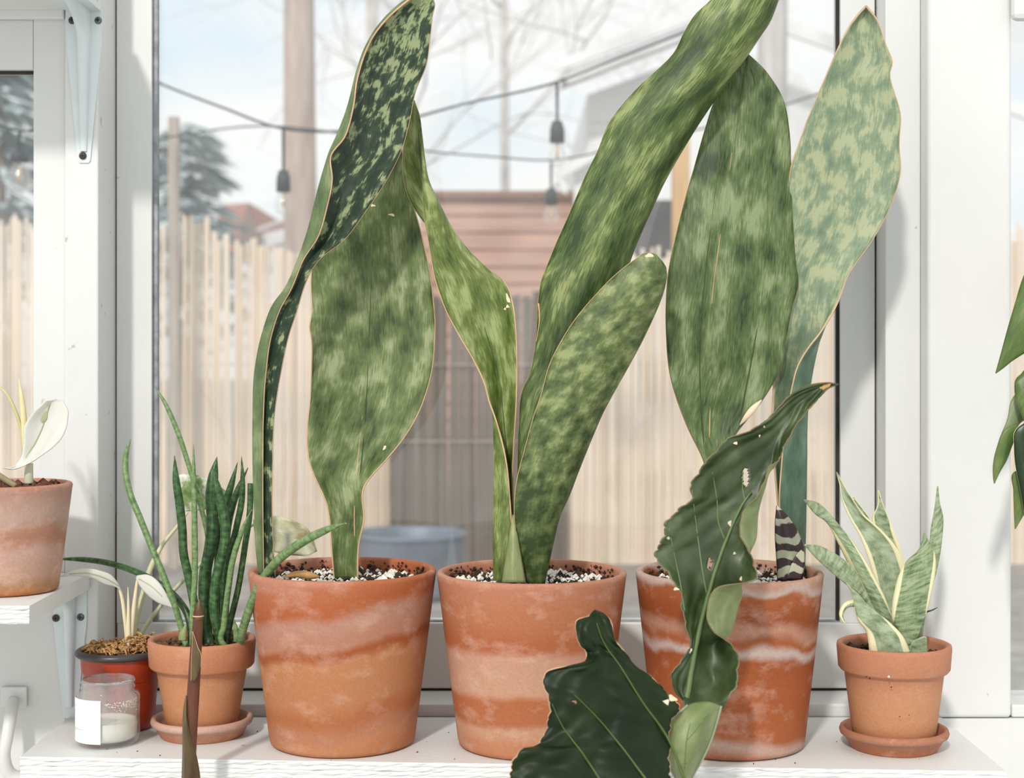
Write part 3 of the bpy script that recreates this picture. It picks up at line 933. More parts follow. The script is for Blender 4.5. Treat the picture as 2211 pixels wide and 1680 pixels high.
rE = [((1137, 1258), (1174, 1260)), ((1124, 1190), (1190, 1185)), ((1113, 1130), (1208, 1112)), ((1112, 1083), (1226, 1072)), ((1119, 1029), (1246, 1020)), ((1138, 956), (1272, 955)),
      ((1153, 902), (1300, 890)), ((1171, 848), (1328, 838)), ((1187, 790), (1355, 790)), ((1212, 739), (1382, 740)), ((1244, 689), (1405, 692)), ((1285, 640), (1424, 648)),
      ((1330, 594), (1434, 615)), ((1371, 562), (1437, 588)), ((1396, 546), (1431, 569)), ((1414, 550),)]
dE = lambda y: 1.462 - 0.030 * (1258 - y) / 700
gE = []
for r in rE:
    if len(r) == 1:
        gE.append([(r[0][0], r[0][1], dE(r[0][1]))]); continue
    (lx, ly), (rx, ry) = r
    wd = math.hypot(rx - lx, ry - ly) * 1.45 / F
    a = dE(ly)
    gE.append([(lx, ly, a)] + [(lx + (rx - lx) * u, ly + (ry - ly) * u, a - wd * k) for u, k in ((0.28, 0.10), (0.56, 0.13), (0.84, 0.02))] + [(rx, ry, a + 0.16 * wd), (lx + (rx - lx) * 0.95, ly + (ry - ly) * 0.95, a + 0.26 * wd)])
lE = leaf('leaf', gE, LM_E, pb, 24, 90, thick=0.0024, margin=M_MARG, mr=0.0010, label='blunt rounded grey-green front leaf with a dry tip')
spot(lE, 1404, 553, 11, 5, M_SCAR, 'dry_tip', -0.2)
rF = [((1084, 1258, 1.448), (1108, 1258, 1.440), (1134, 1258, 1.448)), ((1094, 1200, 1.452), (1108, 1200, 1.446), (1124, 1200, 1.452)), ((1102, 1150, 1.457), (1109, 1150, 1.455), (1115, 1150, 1.457)), ((1108, 1112, 1.462),)]
leaf('leaf', rF, LM_F, pb, 10, 24, thick=0.002, margin=M_TAN, mr=0.0007, label='short pale leaf sheath at the soil')

# --- leaves of the right big pot ----------------------------------------
rG = [((1556, 1252), (1596, 1252)), ((1548, 1150), (1588, 1150)), ((1532, 1060), (1572, 1060)), ((1519, 993), (1566, 990)), ((1487, 926), (1588, 938)), ((1460, 855), (1640, 872)), ((1444, 787), (1686, 792)),
      ((1440, 731), (1696, 735)), ((1439, 655), (1710, 660)), ((1443, 595), (1722, 618)), ((1459, 517), (1716, 555)), ((1477, 443), (1711, 480)), ((1503, 351), (1707, 365)),
      ((1522, 284), (1704, 290)), ((1546, 212), (1690, 215)), ((1572, 160), (1668, 175)), ((1596, 130), (1640, 140)), ((1614, 117),)]
dG = lambda y: 1.497 + 0.014 * (1252 - y) / 1100
gG = [[(p[0], p[1], dG(p[1])) for p in r] for r in rG]
lG = leaf('leaf', gG, LM_G, pc, 31, 110, bulge=[-0.4, -0.3, -0.08, 0.05, 0.06, 0.05, 0.02], creases=[(0.34, 0.035, 0.028), (0.42, 0.03, -0.014), (0.82, 0.02, 0.014), (0.90, 0.05, -0.02), (0.2, 0.05, -0.01)],
          thick=0.0022, margin=M_MARGD, mr=0.0008, label='big ovate ribbed green leaf')
vein(lG, [(1530, 975), (1534, 850), (1535, 750), (1540, 620), (1554, 520), (1572, 400), (1580, 330)], 0.0006, 0.0003, M_MARG, lift=0.0006)
for pts in ([(1521, 985), (1512, 850), (1512, 720), (1522, 600), (1540, 450), (1556, 330)], [(1592, 925), (1622, 780), (1645, 640), (1656, 480), (1656, 360), (1645, 240), (1622, 150)]):
    vein(lG, pts, 0.0007, 0.0004, M_CREASE, 'crease', lift=0.0008)
tube('torn_edge', [(1597, 918, 1.497), (1610, 902, 1.494), (1625, 884, 1.494), (1644, 864, 1.497)], [0.0005, 0.0028, 0.0036, 0.0008], M_SCAR, lG.o, 6, 16)
rH = [
 [(1690, 1254), (1700, 1254), (1722, 1252), (1736, 1250), (1715, 1250)],
 [(1682, 1110), (1690, 1110), (1718, 1110), (1738, 1105), (1684, 1105)],
 [(1672, 1000), (1685, 1000), (1716, 1000), (1740, 1000), (1688, 1000)],
 [(1668, 905), (1680, 905), (1714, 905), (1742, 905), (1699, 903)],
 [(1670, 845), (1685, 842), (1716, 842), (1747, 845), (1709, 842)],
 [(1674, 795), (1692, 790), (1722, 790), (1755, 795), (1722, 792)],
 [(1680, 750), (1700, 745), (1735, 742), (1765, 748), (1744, 753)],
 [(1686, 700), (1710, 695), (1748, 692), (1780, 700), (1774, 714)],
 [(1690, 650), (1716, 645), (1755, 640), (1795, 645), (1808, 655)],
 [(1694, 595), (1724, 590), (1765, 585), (1805, 590), (1829, 598)],
 [(1700, 520), (1742, 512), (1795, 508), (1850, 510), (1886, 514)],
 [(1703, 440), (1755, 435), (1810, 432), (1870, 435), (1924, 440)],
 [(1708, 362), (1765, 362), (1825, 362), (1890, 364), (1944, 366)],
 [(1725, 312), (1778, 310), (1835, 308), (1892, 308), (1941, 312)],
 [(1745, 256), (1795, 252), (1845, 250), (1898, 250), (1944, 250)],
 [(1780, 173), (1815, 168), (1850, 163), (1888, 160), (1921, 160)],
 [(1799, 128), (1830, 126), (1860, 125), (1895, 126), (1926, 130)],
 [(1812, 100), (1836, 98), (1860, 96), (1886, 95), (1912, 95)],
 [(1836, 54), (1848, 52), (1862, 50), (1878, 48), (1895, 46)],
 [(1858, 26), (1863, 24), (1868, 23), (1874, 23), (1880, 24)],
 [(1870, 14)]]
gH = []
for i, r in enumerate(rH):
    y = r[0][1]
    a = 1.512 - 0.006 * (1254 - y) / 1240
    fold = max(0.0, min(1.0, (y - 660) / 130))
    if len(r) == 1: gH.append([(r[0][0], r[0][1], a)]); continue
    dl = [-0.001, 0.004 + 0.004 * fold, 0.006 + 0.008 * fold, 0.003 + 0.002 * fold, -0.012 * fold - 0.003 * (1 - fold)]
    gH.append([(p[0], p[1], a + k) for p, k in zip(r, dl)])
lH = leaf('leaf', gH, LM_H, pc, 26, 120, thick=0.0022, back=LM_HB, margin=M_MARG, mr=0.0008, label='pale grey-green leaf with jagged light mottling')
# small banded leaf
m, nt2, b2 = base_mat('leaf_banded')
uvn = N(nt2, 'ShaderNodeUVMap')
wv = N(nt2, 'ShaderNodeTexWave', Scale=13.0, Distortion=7.0, Detail=3.0)
wv.bands_direction = 'Y'
wv.inputs['Detail Scale'].default_value = 2.0
mpw = N(nt2, 'ShaderNodeMapping')
mpw.inputs['Scale'].default_value = (1.2, 1.5, 1)
nt2.links.new(uvn.outputs['UV'], mpw.inputs['Vector'])
nt2.links.new(mpw.outputs['Vector'], wv.inputs['Vector'])
rr = ramp(nt2, wv.outputs['Fac'], [(0.45, lin((52, 30, 34))), (0.62, lin((176, 178, 150)))])
nt2.links.new(rr.outputs['Color'], b2.inputs['Base Color'])
b2.inputs['Roughness'].default_value = 0.4
rI = [((1680, 1254, 1.470), (1706, 1254, 1.464), (1731, 1254, 1.472)), ((1678, 1210, 1.472), (1706, 1210, 1.466), (1736, 1205, 1.474)), ((1675, 1165, 1.474), (1700, 1165, 1.469), (1727, 1160, 1.476)),
      ((1675, 1125, 1.476), (1690, 1125, 1.473), (1706, 1122, 1.477)), ((1678, 1092, 1.478),)]
lI = leaf('leaf', rI, m, pc, 12, 36, thick=0.0018, margin=plain('burgundy_margin', (92, 44, 48), 0.5), mr=0.0009, label='small banded burgundy and silver leaf')
rI2 = [((1698, 1252, 1.462), (1731, 1252, 1.462)), ((1706, 1225, 1.463), (1734, 1230, 1.463)), ((1718, 1200, 1.464), (1737, 1208, 1.464)), ((1735, 1182, 1.465),)]
leaf('leaf', rI2, m, pc, 8, 16, thick=0.0018, label='folded tip of banded leaf')

# ================================================================== SMALL POTS
TS = terracotta('clay_small', 0.098, [(0.0, (212, 134, 96)), (0.3, (210, 130, 90)), (0.5, (212, 138, 94)), (0.8, (212, 136, 90)), (1.0, (196, 116, 74))], 0.22, 6.1, wob=0.04)
TSR = terracotta('clay_small_right', 0.098, [(0.0, (206, 128, 92)), (0.3, (210, 134, 96)), (0.5, (212, 140, 98)), (0.85, (210, 136, 92)), (1.0, (190, 112, 74))], 0.15, 8.1, wob=0.04)
TSA = terracotta('clay_saucer', 0.02, [(0.0, (216, 160, 136)), (0.35, (216, 164, 142)), (0.6, (212, 140, 104)), (1.0, (208, 132, 92))], 0.5, 1.1, wob=0.02)
TSA2 = terracotta('clay_saucer_right', 0.02, [(0.0, (190, 116, 84)), (0.4, (194, 128, 100)), (0.6, (196, 120, 86)), (1.0, (200, 118, 76))], 0.6, 3.1, wob=0.02)

def saucer(label, cx, cy, rt, rb, h, tmat):
    prof = dense([(0, 0), (rb, 0), (rb + 0.001, 0.001), (rt - 0.004, h - 0.008), (rt - 0.001, h - 0.007), (rt, h - 0.004), (rt - 0.001, h - 0.001), (rt - 0.003, h),
                  (rt - 0.0055, h - 0.001), (rt - 0.007, h - 0.006), (rb - 0.001, 0.0045), (0, 0.0042)])
    V, Fc = lathe_data(prof, cx, cy, 0.0003, 72)
    o = mesh('pot_saucer', V, Fc, tmat, None, loc=(cx, cy, 0.0))
    tag(o, label, 'saucer', 'small clay saucers')
    return o

# green cylinder plant
gd = 1.525
gx = wx(436, gd)
saucer('clay saucer under the pot of thin green spears', gx, gd, 0.0505, 0.040, 0.019, TSA)
gp = thing('potted_cylinder_plant', 'small rimmed terracotta pot of thin round green spears', 'potted plant', (gx, gd, 0.0047))
GH = dz(1376, gd) - 0.0047
lathe('pot', dense(rimmed_profile(0.0537, 0.0385 - 0.004, GH, 0.029)), gx, gd, 0.0047, TS, gp, 80)
soil(gp, gx, gd, 0.0047 + GH - 0.009, 0.046, seed=5)
scatter(gp, 'bark_crumbs', gx, gd, 0.0047 + GH - 0.009, 0.043, 260, 0.0022, plain('bark', (104, 74, 50), 0.95, 0.5, 150), 51)
CYL = leafmat('spear_green', (30, 58, 32), (56, 88, 48), (84, 114, 66), 0.40, 0.62, 120, 1.6, 0.45, 0.38, 1.5)
CYLL = leafmat('spear_light', (74, 104, 58), (108, 134, 84), (130, 152, 104), 0.40, 0.62, 140, 1.6, 0.35, 0.42, 2.5)
q = lambda x, y: (x / 2.8 + 240, y / 2.8 + 820)
def spear(pts, wpx, mat, d_base, d_tip, blunt=False, label=None, tipdry=False, r0=0.9):
    n = len(pts)
    pp = [(*q(*p), d_base + (d_tip - d_base) * i / (n - 1)) for i, p in enumerate(pts)]
    r = wpx / 2.8 / 2 * 1.5 / F
    rad = [r * (r0 + (1 - r0) * min(1, i / 2)) for i in range(n)]
    if not blunt:
        rad[-1] = 0.0003
        rad[-2] *= 0.8
    o = tube('leaf', pp, rad, mat, gp, 12, 56, label=label)
    if tipdry:
        a = P(*pp[-1])
        b = P(*q(pts[-1][0] + 5, pts[-1][1] + 8), d_tip)
        Vt, Ft = tube_data([a, (a + b) / 2, b], [0.0006, 0.0005, 0.0002], 5)
        mesh('dry_tip', Vt, Ft, M_TAN, o)
    return o
gb = gd
spear([(600, 1610), (590, 1590), (570, 1400), (565, 1200), (600, 1000), (612, 850), (605, 700), (620, 570), (640, 466)], 74, CYL, gb, gb + 0.015)
spear([(665, 1610), (655, 1560), (622, 1400), (628, 1250), (660, 1100), (690, 950), (676, 800), (640, 650), (614, 530)], 62, CYL, gb - 0.012, gb - 0.012)
spear([(540, 1620), (525, 1560), (500, 1350), (468, 1190), (438, 1050), (430, 900), (415, 760), (392, 600), (383, 458)], 54, CYL, gb - 0.004, gb - 0.01)
spear([(488, 1625), (490, 1450), (505, 1200), (505, 900), (500, 600), (498, 390)], 36, CYLL, gb - 0.03, gb - 0.02)
spear([(700, 1610), (695, 1500), (700, 1250), (722, 1050), (760, 880), (788, 740), (795, 620), (788, 465)], 40, CYL, gb + 0.005, gb + 0.01)
spear([(690, 1610), (670, 1590), (682, 1480), (710, 1250), (735, 1090), (785, 930), (848, 786)], 38, CYLL, gb - 0.024, gb - 0.02, tipdry=True)
spear([(700, 1610), (715, 1500), (770, 1250), (810, 1000), (838, 800), (843, 626)], 38, CYL, gb - 0.010, gb - 0.005, blunt=True)
spear([(690, 1610), (680, 1400), (690, 1100), (710, 850), (760, 680), (828, 530)], 50, CYL, gb + 0.018, gb + 0.02)
spear([(640, 1610), (640, 1300), (660, 950), (690, 760), (725, 640), (764, 500)], 52, CYL, gb + 0.022, gb + 0.03)
spear([(776, 1602), (780, 1580), (802, 1490), (842, 1370), (900, 1235), (1000, 1100), (1150, 985), (1300, 908), (1418, 866)], 52, CYLL, gb - 0.012, 1.395, tipdry=True, label='spear arching right in front of the big pot')
spear([(455, 1620), (440, 1560), (380, 1350), (310, 1170), (240, 1000), (172, 830), (112, 680), (86, 550), (92, 440), (119, 358)], 40, CYLL, gb - 0.02, 1.565, label='spear curving up at left')
spear([(560, 1620), (590, 1250), (588, 980), (530, 720), (470, 520), (400, 310), (330, 150), (262, 34)], 32, CYLL, gb + 0.02, 1.58, label='tall thin spear leaning left')
tube('leaf', [(415, 1395, 1.525), (404, 1325, 1.535), (372, 1282, 1.545), (318, 1246, 1.555), (273, 1227, 1.565), (225, 1214, 1.572), (177, 1208, 1.577), (120, 1207, 1.582)],
     [0.0036, 0.0036, 0.0036, 0.0034, 0.0032, 0.003, 0.0026, 0.0006], CYL, gp, 10, 50, label='spear bending far left behind the side shelf')
rS = [((386, 1382, 1.49), (402, 1384, 1.49)), ((388, 1368, 1.49), (402, 1368, 1.49)), ((402, 1348, 1.492),)]
leaf('leaf', rS, LM_F, gp, 8, 14, bulge=0.3, thick=0.0015, label='small pale sheath')
rS = [((505, 1386, 1.50), (522, 1386, 1.50)), ((504, 1362, 1.50), (516, 1362, 1.50)), ((505, 1336, 1.50),)]
leaf('leaf', rS, CYLL, gp, 8, 14, bulge=0.2, thick=0.0012)

# variegated small snake plant at right
vd = 1.4756
vx = wx(1930, vd)
saucer('thick clay saucer under the small variegated snake plant at right', vx, vd, 0.0519, 0.0405, 0.020, TSA2)
vp = thing('potted_variegated_snake_plant', 'small rimmed terracotta pot with cream-edged snake plant, far right', 'potted plant', (vx, vd, 0.0047))
VH = dz(1387, vd) - 0.0047
lathe('pot', dense(rimmed_profile(0.0548, 0.0385, VH, 0.0265)), vx, vd, 0.0047, TSR, vp, 80)
soil(vp, vx, vd, 0.0047 + VH - 0.012, 0.047, seed=6)
scatter(vp, 'bark_crumbs', vx, vd, 0.0047 + VH - 0.012, 0.044, 200, 0.002, M_CRUMB, 61)
VE = leafmat('variegated_leaf', (74, 94, 62), (128, 144, 108), (160, 172, 140), 0.34, 0.58, 90, 2.2, 0.25, 0.42, 9.0, edge=(226, 216, 170), edgew=0.82, edger=0.0105)
VE2 = leafmat('variegated_leaf_banded', (56, 78, 48), (118, 136, 96), (150, 162, 126), 0.36, 0.56, 70, 4.2, 0.2, 0.42, 11.0, edge=(226, 218, 176), edgew=0.88, edger=0.0175)
VE3 = leafmat('variegated_leaf_wide', (80, 102, 74), (138, 152, 118), (166, 176, 148), 0.34, 0.58, 80, 1.2, 0.25, 0.42, 12.0, edge=(228, 219, 178), edgew=0.80, edger=0.0150)
v = lambda x, y: (x / 2.4705 + 1720, y / 2.4705 + 1000)
def vleaf(L, R, tip, db, dt, mat, bulge=0.12, label=None, marg=None):
    n = len(L)
    rows = []
    for i in range(n):
        d = db + (dt - db) * i / n
        rows.append([(*v(*L[i]), d), (*v(*R[i]), d)])
    rows.append([(*v(*tip), dt)])
    return leaf('leaf', rows, mat, vp, 16, 44, bulge=bulge, thick=0.0018, margin=marg or M_VM, mr=0.0006, label=label)
M_VM = plain('cream_margin', (222, 212, 168), 0.5, 0.1, 60)
# back leaves first
vleaf([(600, 1000), (560, 800), (500, 620), (440, 450), (405, 305), (436, 215)], [(650, 1000), (630, 820), (600, 650), (555, 470), (510, 345), (458, 215)], (434, 138), vd + 0.02, vd + 0.035, VE, -0.12)
vleaf([(420, 560), (380, 420), (330, 300), (305, 215)], [(470, 540), (440, 420), (390, 300), (345, 235)], (304, 183), vd + 0.025, vd + 0.03, VE, -0.1)
vleaf([(620, 1000), (640, 800), (680, 620), (708, 450), (718, 350), (738, 240)], [(660, 1000), (690, 790), (748, 560), (772, 420), (779, 290), (762, 215)], (752, 122), vd + 0.012, vd + 0.02, VE, 0.12)
vleaf([(500, 1000), (490, 850), (440, 690), (402, 560), (372, 470), (338, 385), (288, 298), (247, 205), (230, 110)], [(600, 1000), (600, 800), (580, 640), (568, 548), (538, 465), (488, 398), (428, 338), (360, 280), (262, 135)], (213, 48), vd + 0.008, vd + 0.010, VE3, -0.12, 'tall cream-edged leaf')
vleaf([(470, 1000), (440, 860), (400, 765), (338, 652), (280, 540), (220, 420), (160, 312), (92, 262)], [(560, 1000), (530, 880), (503, 806), (470, 718), (420, 620), (355, 505), (235, 345), (110, 212)], (41, 197), vd - 0.008, vd - 0.02, VE, 0.18, 'leaf bending left with a wide cream edge')
vleaf([(420, 1000), (400, 860), (378, 755), (330, 692), (258, 640), (178, 572), (100, 500)], [(480, 1000), (450, 850), (392, 740), (352, 660), (300, 560), (215, 492), (110, 440)], (43, 436), vd - 0.010, vd - 0.03, VE, 0.15)
vleaf([(545, 1010), (545, 900), (514, 840), (512, 770), (526, 680), (552, 590), (592, 520), (652, 468)], [(625, 1010), (655, 900), (690, 800), (714, 710), (736, 600), (740, 515), (722, 442), (696, 405)], (682, 368), vd - 0.022, vd - 0.026, VE2, 0.10, 'broad front leaf with fine dark bands')
vleaf([(392, 1010), (372, 895), (332, 842), (312, 765), (296, 692)], [(605, 1010), (560, 918), (500, 856), (388, 766), (312, 690)], (265, 638), vd - 0.030, vd - 0.040, VE3, 0.12)
vleaf([(612, 1012), (612, 975), (640, 942)], [(696, 1012), (694, 968), (690, 932)], (678, 926), vd - 0.024, vd - 0.026, VE, 0.1)
tube('leaf', [(*v(400, 800), vd - 0.02), (*v(305, 748), vd - 0.03), (*v(255, 765), vd - 0.036), (*v(237, 810), vd - 0.038), (*v(264, 864), vd - 0.04)], [0.003, 0.0035, 0.0028, 0.002, 0.0004], VE, vp, 8, 24)
tube('leaf', [(*v(660, 830), vd), (*v(692, 795), vd - 0.004), (*v(722, 785), vd - 0.006), (*v(752, 770), vd - 0.008)], [0.001, 0.0008, 0.0007, 0.0003], CYL, vp, 6, 14)
for k, (x, y, s) in enumerate([(492, 1140, 0.0014), (390, 1148, 0.0011), (372, 1140, 0.0008), (505, 1195, 0.0009), (550, 1352, 0.0007), (600, 1345, 0.0006)]):
    c = P(*v(x, y), vd - (0.0548 if y < 1150 else 0.0485) - 0.0002)
    W = OCT_V[:6] * s + c
    mesh('soil_fleck', W, [(0, 2, 4), (2, 1, 4), (1, 3, 4), (3, 0, 4), (2, 0, 5), (1, 2, 5), (3, 1, 5), (0, 3, 5)], M_PERL if k == 0 else M_CRUMB, vp, smooth=False)

# red plastic nursery pot with white philodendron
rd_ = 1.556
rx_ = wx(262, rd_)
rp = thing('potted_white_philodendron', 'red plastic nursery pot with dark rim, bark mix and white leaves', 'potted plant', (rx_, rd_, 0.0))
M_RED = plain('red_plastic', (166, 58, 26), 0.35, 0.10, 12, spec=0.5)
M_BLK = plain('dark_plastic_rim', (62, 58, 56), 0.35, 0.1, 30, spec=0.5)
RH = dz(1400, rd_)
RR = 98.0 / F * rd_
lathe('pot', dense([(0, 0.001), (0.030, 0.001), (0.032, 0.003), (0.0335, 0.012), (0.0375, RH - 0.024), (0.0395, RH - 0.021), (0.0405, RH - 0.006), (0.0405, RH - 0.003), (0.038, RH - 0.003), (0.037, RH - 0.03), (0, RH - 0.03)]), rx_, rd_, 0.0, M_RED, rp, 72)
lathe('rim', [(0.0385, RH - 0.005), (RR - 0.002, RH - 0.006), (RR, RH - 0.004), (RR - 0.001, RH - 0.001), (RR - 0.004, RH + 0.001), (RR - 0.007, RH), (0.038, RH - 0.003)], rx_, rd_, 0.0, M_BLK, rp, 72, closed=True)
M_BARK = plain('coir_mix', (186, 142, 92), 0.95, 0.35, 160, 0.5)
soil(rp, rx_, rd_, RH - 0.002, 0.0375, plain('coir_bed', (128, 92, 58), 0.95, 0.4, 150, 0.5), seed=8, name='bark_bed')
def moss(parent, cx, cy, z, r, n, seed, mat, name, lump=None):
    rs = np.random.default_rng(seed)
    V, Fc = [], []
    for i in range(n):
        a, qd = rs.uniform(0, 6.28), math.sqrt(rs.uniform()) * r
        if lump and rs.uniform() < 0.4:
            p = np.array(lump[:3]) + rs.normal(0, lump[3], 3) * np.array((1, 1, 0.5))
            p[2] = max(p[2], z)
        else:
            p = np.array((cx + qd * math.cos(a), cy + qd * math.sin(a), z + abs(rs.normal(0, 0.002))))
        th = rs.uniform(0, 6.28)
        L = rs.uniform(0.004, 0.012)
        dirv = np.array((math.cos(th), math.sin(th), rs.normal(0, 0.3)))
        bend = rs.normal(0, 0.5, 3)
        C = [p - dirv * L / 2, p + bend * L * 0.15 + np.array((0, 0, 0.0015)), p + dirv * L / 2]
        v0, f0 = tube_data(C, [0.0006, 0.0011, 0.0005], 5)
        k = len(V)
        V.extend(v0)
        Fc.extend(tuple(k + x for x in f) for f in f0)
    o = mesh(name, V, Fc, mat, parent)
    o['kind'] = 'stuff'
    return o
moss(rp, rx_, rd_, RH, 0.036, 520, 3, M_BARK, 'bark_mix', lump=(wx(302, rd_), rd_ - 0.004, RH + 0.006, 0.008))
M_WSTEM = plain('cream_stem', (226, 212, 178), 0.5, 0.08, 40)
M_WLEAF = leafmat('white_leaf', (200, 198, 188), (212, 210, 202), (220, 218, 211), 0.3, 0.7, 40, 0.3, 0.15, 0.5, 1.0, fine=0.1)
M_WVEIN = plain('pale_green_vein', (170, 178, 128), 0.6, 0.1, 60)
z3 = lambda x, y: (x / 3.5, y / 3.5 + 1200)
tube('stem', [(276, 1402, 1.55), (270, 1340, 1.545), (262, 1285, 1.54), (257, 1268, 1.538)], [0.0022, 0.002, 0.0017, 0.0012], M_WSTEM, rp, 8, 24)
tube('stem', [(280, 1402, 1.548), (286, 1340, 1.55), (293, 1280, 1.552), (298, 1245, 1.552)], [0.003, 0.0026, 0.002, 0.0015], M_WSTEM, rp, 8, 24)
tube('stem', [(278, 1402, 1.546), (277, 1340, 1.546), (277, 1295, 1.547), (276, 1268, 1.548)], [0.003, 0.0022, 0.0012, 0.0003], M_WSTEM, rp, 8, 24)
tube('stem', [(284, 1402, 1.556), (292, 1350, 1.562), (308, 1285, 1.57), (326, 1225, 1.578), (352, 1175, 1.585), (380, 1140, 1.59), (405, 1106, 1.592)], [0.003, 0.003, 0.003, 0.003, 0.0022, 0.0018, 0.0014], plain('pale_green_stem', (206, 206, 168), 0.5, 0.1, 40), rp, 8, 30)
r_ = [((256, 1262, 1.535), (260, 1272, 1.535)), ((240, 1242, 1.528), (247, 1266, 1.532)), ((215, 1232, 1.522), (228, 1262, 1.528)), ((185, 1227, 1.518), (200, 1248, 1.522)), ((158, 1231, 1.516), (165, 1243, 1.518)), ((127, 1246, 1.515),)]
lw = leaf('leaf', r_, M_WLEAF, rp, 12, 36, bulge=0.1, thick=0.0010, label='white drooping leaf')
vein(lw, [(256, 1265), (230, 1250), (190, 1238), (150, 1240)], 0.0005, 0.0003, M_WVEIN, lift=0.001)
r_ = [((296, 1243, 1.545), (294, 1248, 1.545)), ((318, 1241, 1.538), (304, 1268, 1.54)), ((338, 1252, 1.533), (322, 1288, 1.535)), ((354, 1272, 1.53), (342, 1302, 1.532)), ((372, 1311, 1.528),)]
lw = leaf('leaf', r_, M_WLEAF, rp, 12, 36, bulge=0.12, thick=0.0010, label='white broad leaf touching the green spear')
vein(lw, [(300, 1250), (325, 1265), (350, 1288)], 0.0005, 0.0003, M_WVEIN, lift=0.001)
VAR = leafmat('green_white_leaf', (96, 124, 62), (140, 160, 104), (226, 226, 214), 0.42, 0.56, 60, 1.0, 0.1, 0.45, 3.3, fine=0.2)
r_ = [((402, 1104, 1.592), (420, 1102, 1.592)), ((388, 1070, 1.588), (452, 1098, 1.592)), ((387, 1040, 1.585), (478, 1080, 1.592)), ((396, 1024, 1.583), (486, 1060, 1.592)), ((425, 1026, 1.584), (470, 1048, 1.592)), ((455, 1038, 1.588),)]
leaf('leaf', r_, VAR, rp, 14, 30, bulge=0.08, thick=0.0012, label='green and white marbled leaf behind the spears')
BRN = leafmat('browned_leaf', (128, 86, 56), (186, 186, 150), (218, 220, 200), 0.40, 0.52, 34, 0.8, 0.1, 0.5, 5.4, fine=0.3)
tube('stem', [(284, 1402, 1.565), (330, 1330, 1.588), (430, 1220, 1.597), (520, 1150, 1.602), (552, 1130, 1.604)], [0.0025, 0.0022, 0.002, 0.0016, 0.0012], plain('pale_green_stem_b', (196, 198, 160), 0.5, 0.1, 40), rp, 8, 30)
r_ = [((546, 1122, 1.603), (552, 1160, 1.603)), ((575, 1117, 1.604), (575, 1182, 1.603)), ((610, 1116, 1.606), (610, 1196, 1.604)), ((645, 1130, 1.606), (645, 1200, 1.604)), ((672, 1152, 1.606), (668, 1198, 1.605)), ((684, 1190, 1.605),)]
leaf('leaf', r_, BRN, rp, 14, 30, bulge=0.06, wave=(0.003, 2, 0.5), thick=0.0012, label='browned green and cream leaf behind the big left pot')

# weathered pot on the side shelf with a white leaf
sd = 1.478
sx_ = wx(14, sd)
st = thing('potted_white_leaf_plant', 'weathered pale terracotta pot with one white leaf on the side shelf', 'potted plant', (sx_, sd, LSZ))
SH = dz(1043, sd) - LSZ
TW = terracotta('clay_weathered', SH, [(0.0, (204, 128, 100)), (0.06, (196, 140, 118)), (0.3, (204, 158, 136)), (0.5, (190, 126, 96)), (0.65, (210, 158, 136)), (0.85, (206, 152, 124)), (0.93, (190, 132, 92)), (1.0, (206, 124, 72))], 0.6, 7.7, wob=0.12)
tw = TW.node_tree
lathe('pot', dense(pot_profile(138.0 / F * sd, 110.0 / F * sd, SH)), sx_, sd, LSZ + 0.0004, TW, st, 80)
soil(st, sx_, sd, LSZ + SH - 0.006, 138.0 / F * sd - 0.008, seed=9)
scatter(st, 'bark_crumbs', sx_, sd, LSZ + SH - 0.005, 0.05, 160, 0.003, plain('bark_b', (96, 62, 44), 0.95, 0.5, 150), 91)
tube('stem', [(62, 1044, 1.470), (62, 1025, 1.470), (64, 1000, 1.470)], [0.0042, 0.0042, 0.0034], plain('pale_stem', (206, 206, 176), 0.5, 0.1, 40), st, 10, 16)
tube('stem', [(62, 1042, 1.478), (52, 980, 1.480), (44, 920, 1.482), (30, 880, 1.482), (14, 850, 1.482), (-6, 832, 1.482)], [0.002, 0.002, 0.0018, 0.0018, 0.0016, 0.001], plain('greenish_stem', (196, 190, 140), 0.5, 0.1, 40), st, 8, 30)
tube('stem', [(60, 1042, 1.476), (54, 960, 1.478), (51, 900, 1.479), (47, 860, 1.480), (41, 818, 1.480)], [0.002, 0.0028, 0.003, 0.0024, 0.0003], plain('cream_spear', (224, 208, 160), 0.5, 0.1, 40), st, 8, 30)
tube('stem', [(34, 1050, 1.44), (18, 1040, 1.44), (-10, 1022, 1.44)], [0.0028, 0.003, 0.003], plain('dull_stem', (142, 130, 96), 0.6, 0.2, 40), st, 8, 14)
z2 = lambda x, y: (x / 3.111, y / 3.111 + 780)
r_ = [[(*z2(20, 718), 1.452)], [(*z2(80, 712), 1.455), (*z2(90, 726), 1.455)], [(*z2(140, 650), 1.460), (*z2(160, 690), 1.458), (*z2(200, 685), 1.458)],
      [(*z2(160, 560), 1.464), (*z2(220, 610), 1.470), (*z2(280, 632), 1.460)], [(*z2(165, 440), 1.464), (*z2(270, 500), 1.474), (*z2(370, 565), 1.460)],
      [(*z2(215, 355), 1.464), (*z2(300, 400), 1.474), (*z2(428, 490), 1.460)], [(*z2(275, 295), 1.465), (*z2(330, 330), 1.472), (*z2(455, 390), 1.462)],
      [(*z2(320, 260), 1.466), (*z2(345, 285), 1.470), (*z2(445, 305), 1.464)], [(*z2(335, 262), 1.466), (*z2(365, 265), 1.468), (*z2(410, 262), 1.466)], [(*z2(375, 256), 1.467)]]
r_[1] = [r_[1][0], (*z2(85, 719), 1.456), r_[1][1]]
lw = leaf('leaf', r_, M_WLEAF, st, 16, 50, thick=0.0010, label='big white leaf with a green fleck')
vein(lw, [(*z2(335, 280),), (*z2(300, 400),), (*z2(240, 540),), (*z2(170, 650),)], 0.0006, 0.0003, M_WVEIN, lift=0.0012)
spot(lw, *z2(300, 370), 5, 15, plain('green_fleck', (150, 160, 120), 0.6), rot=-0.35)

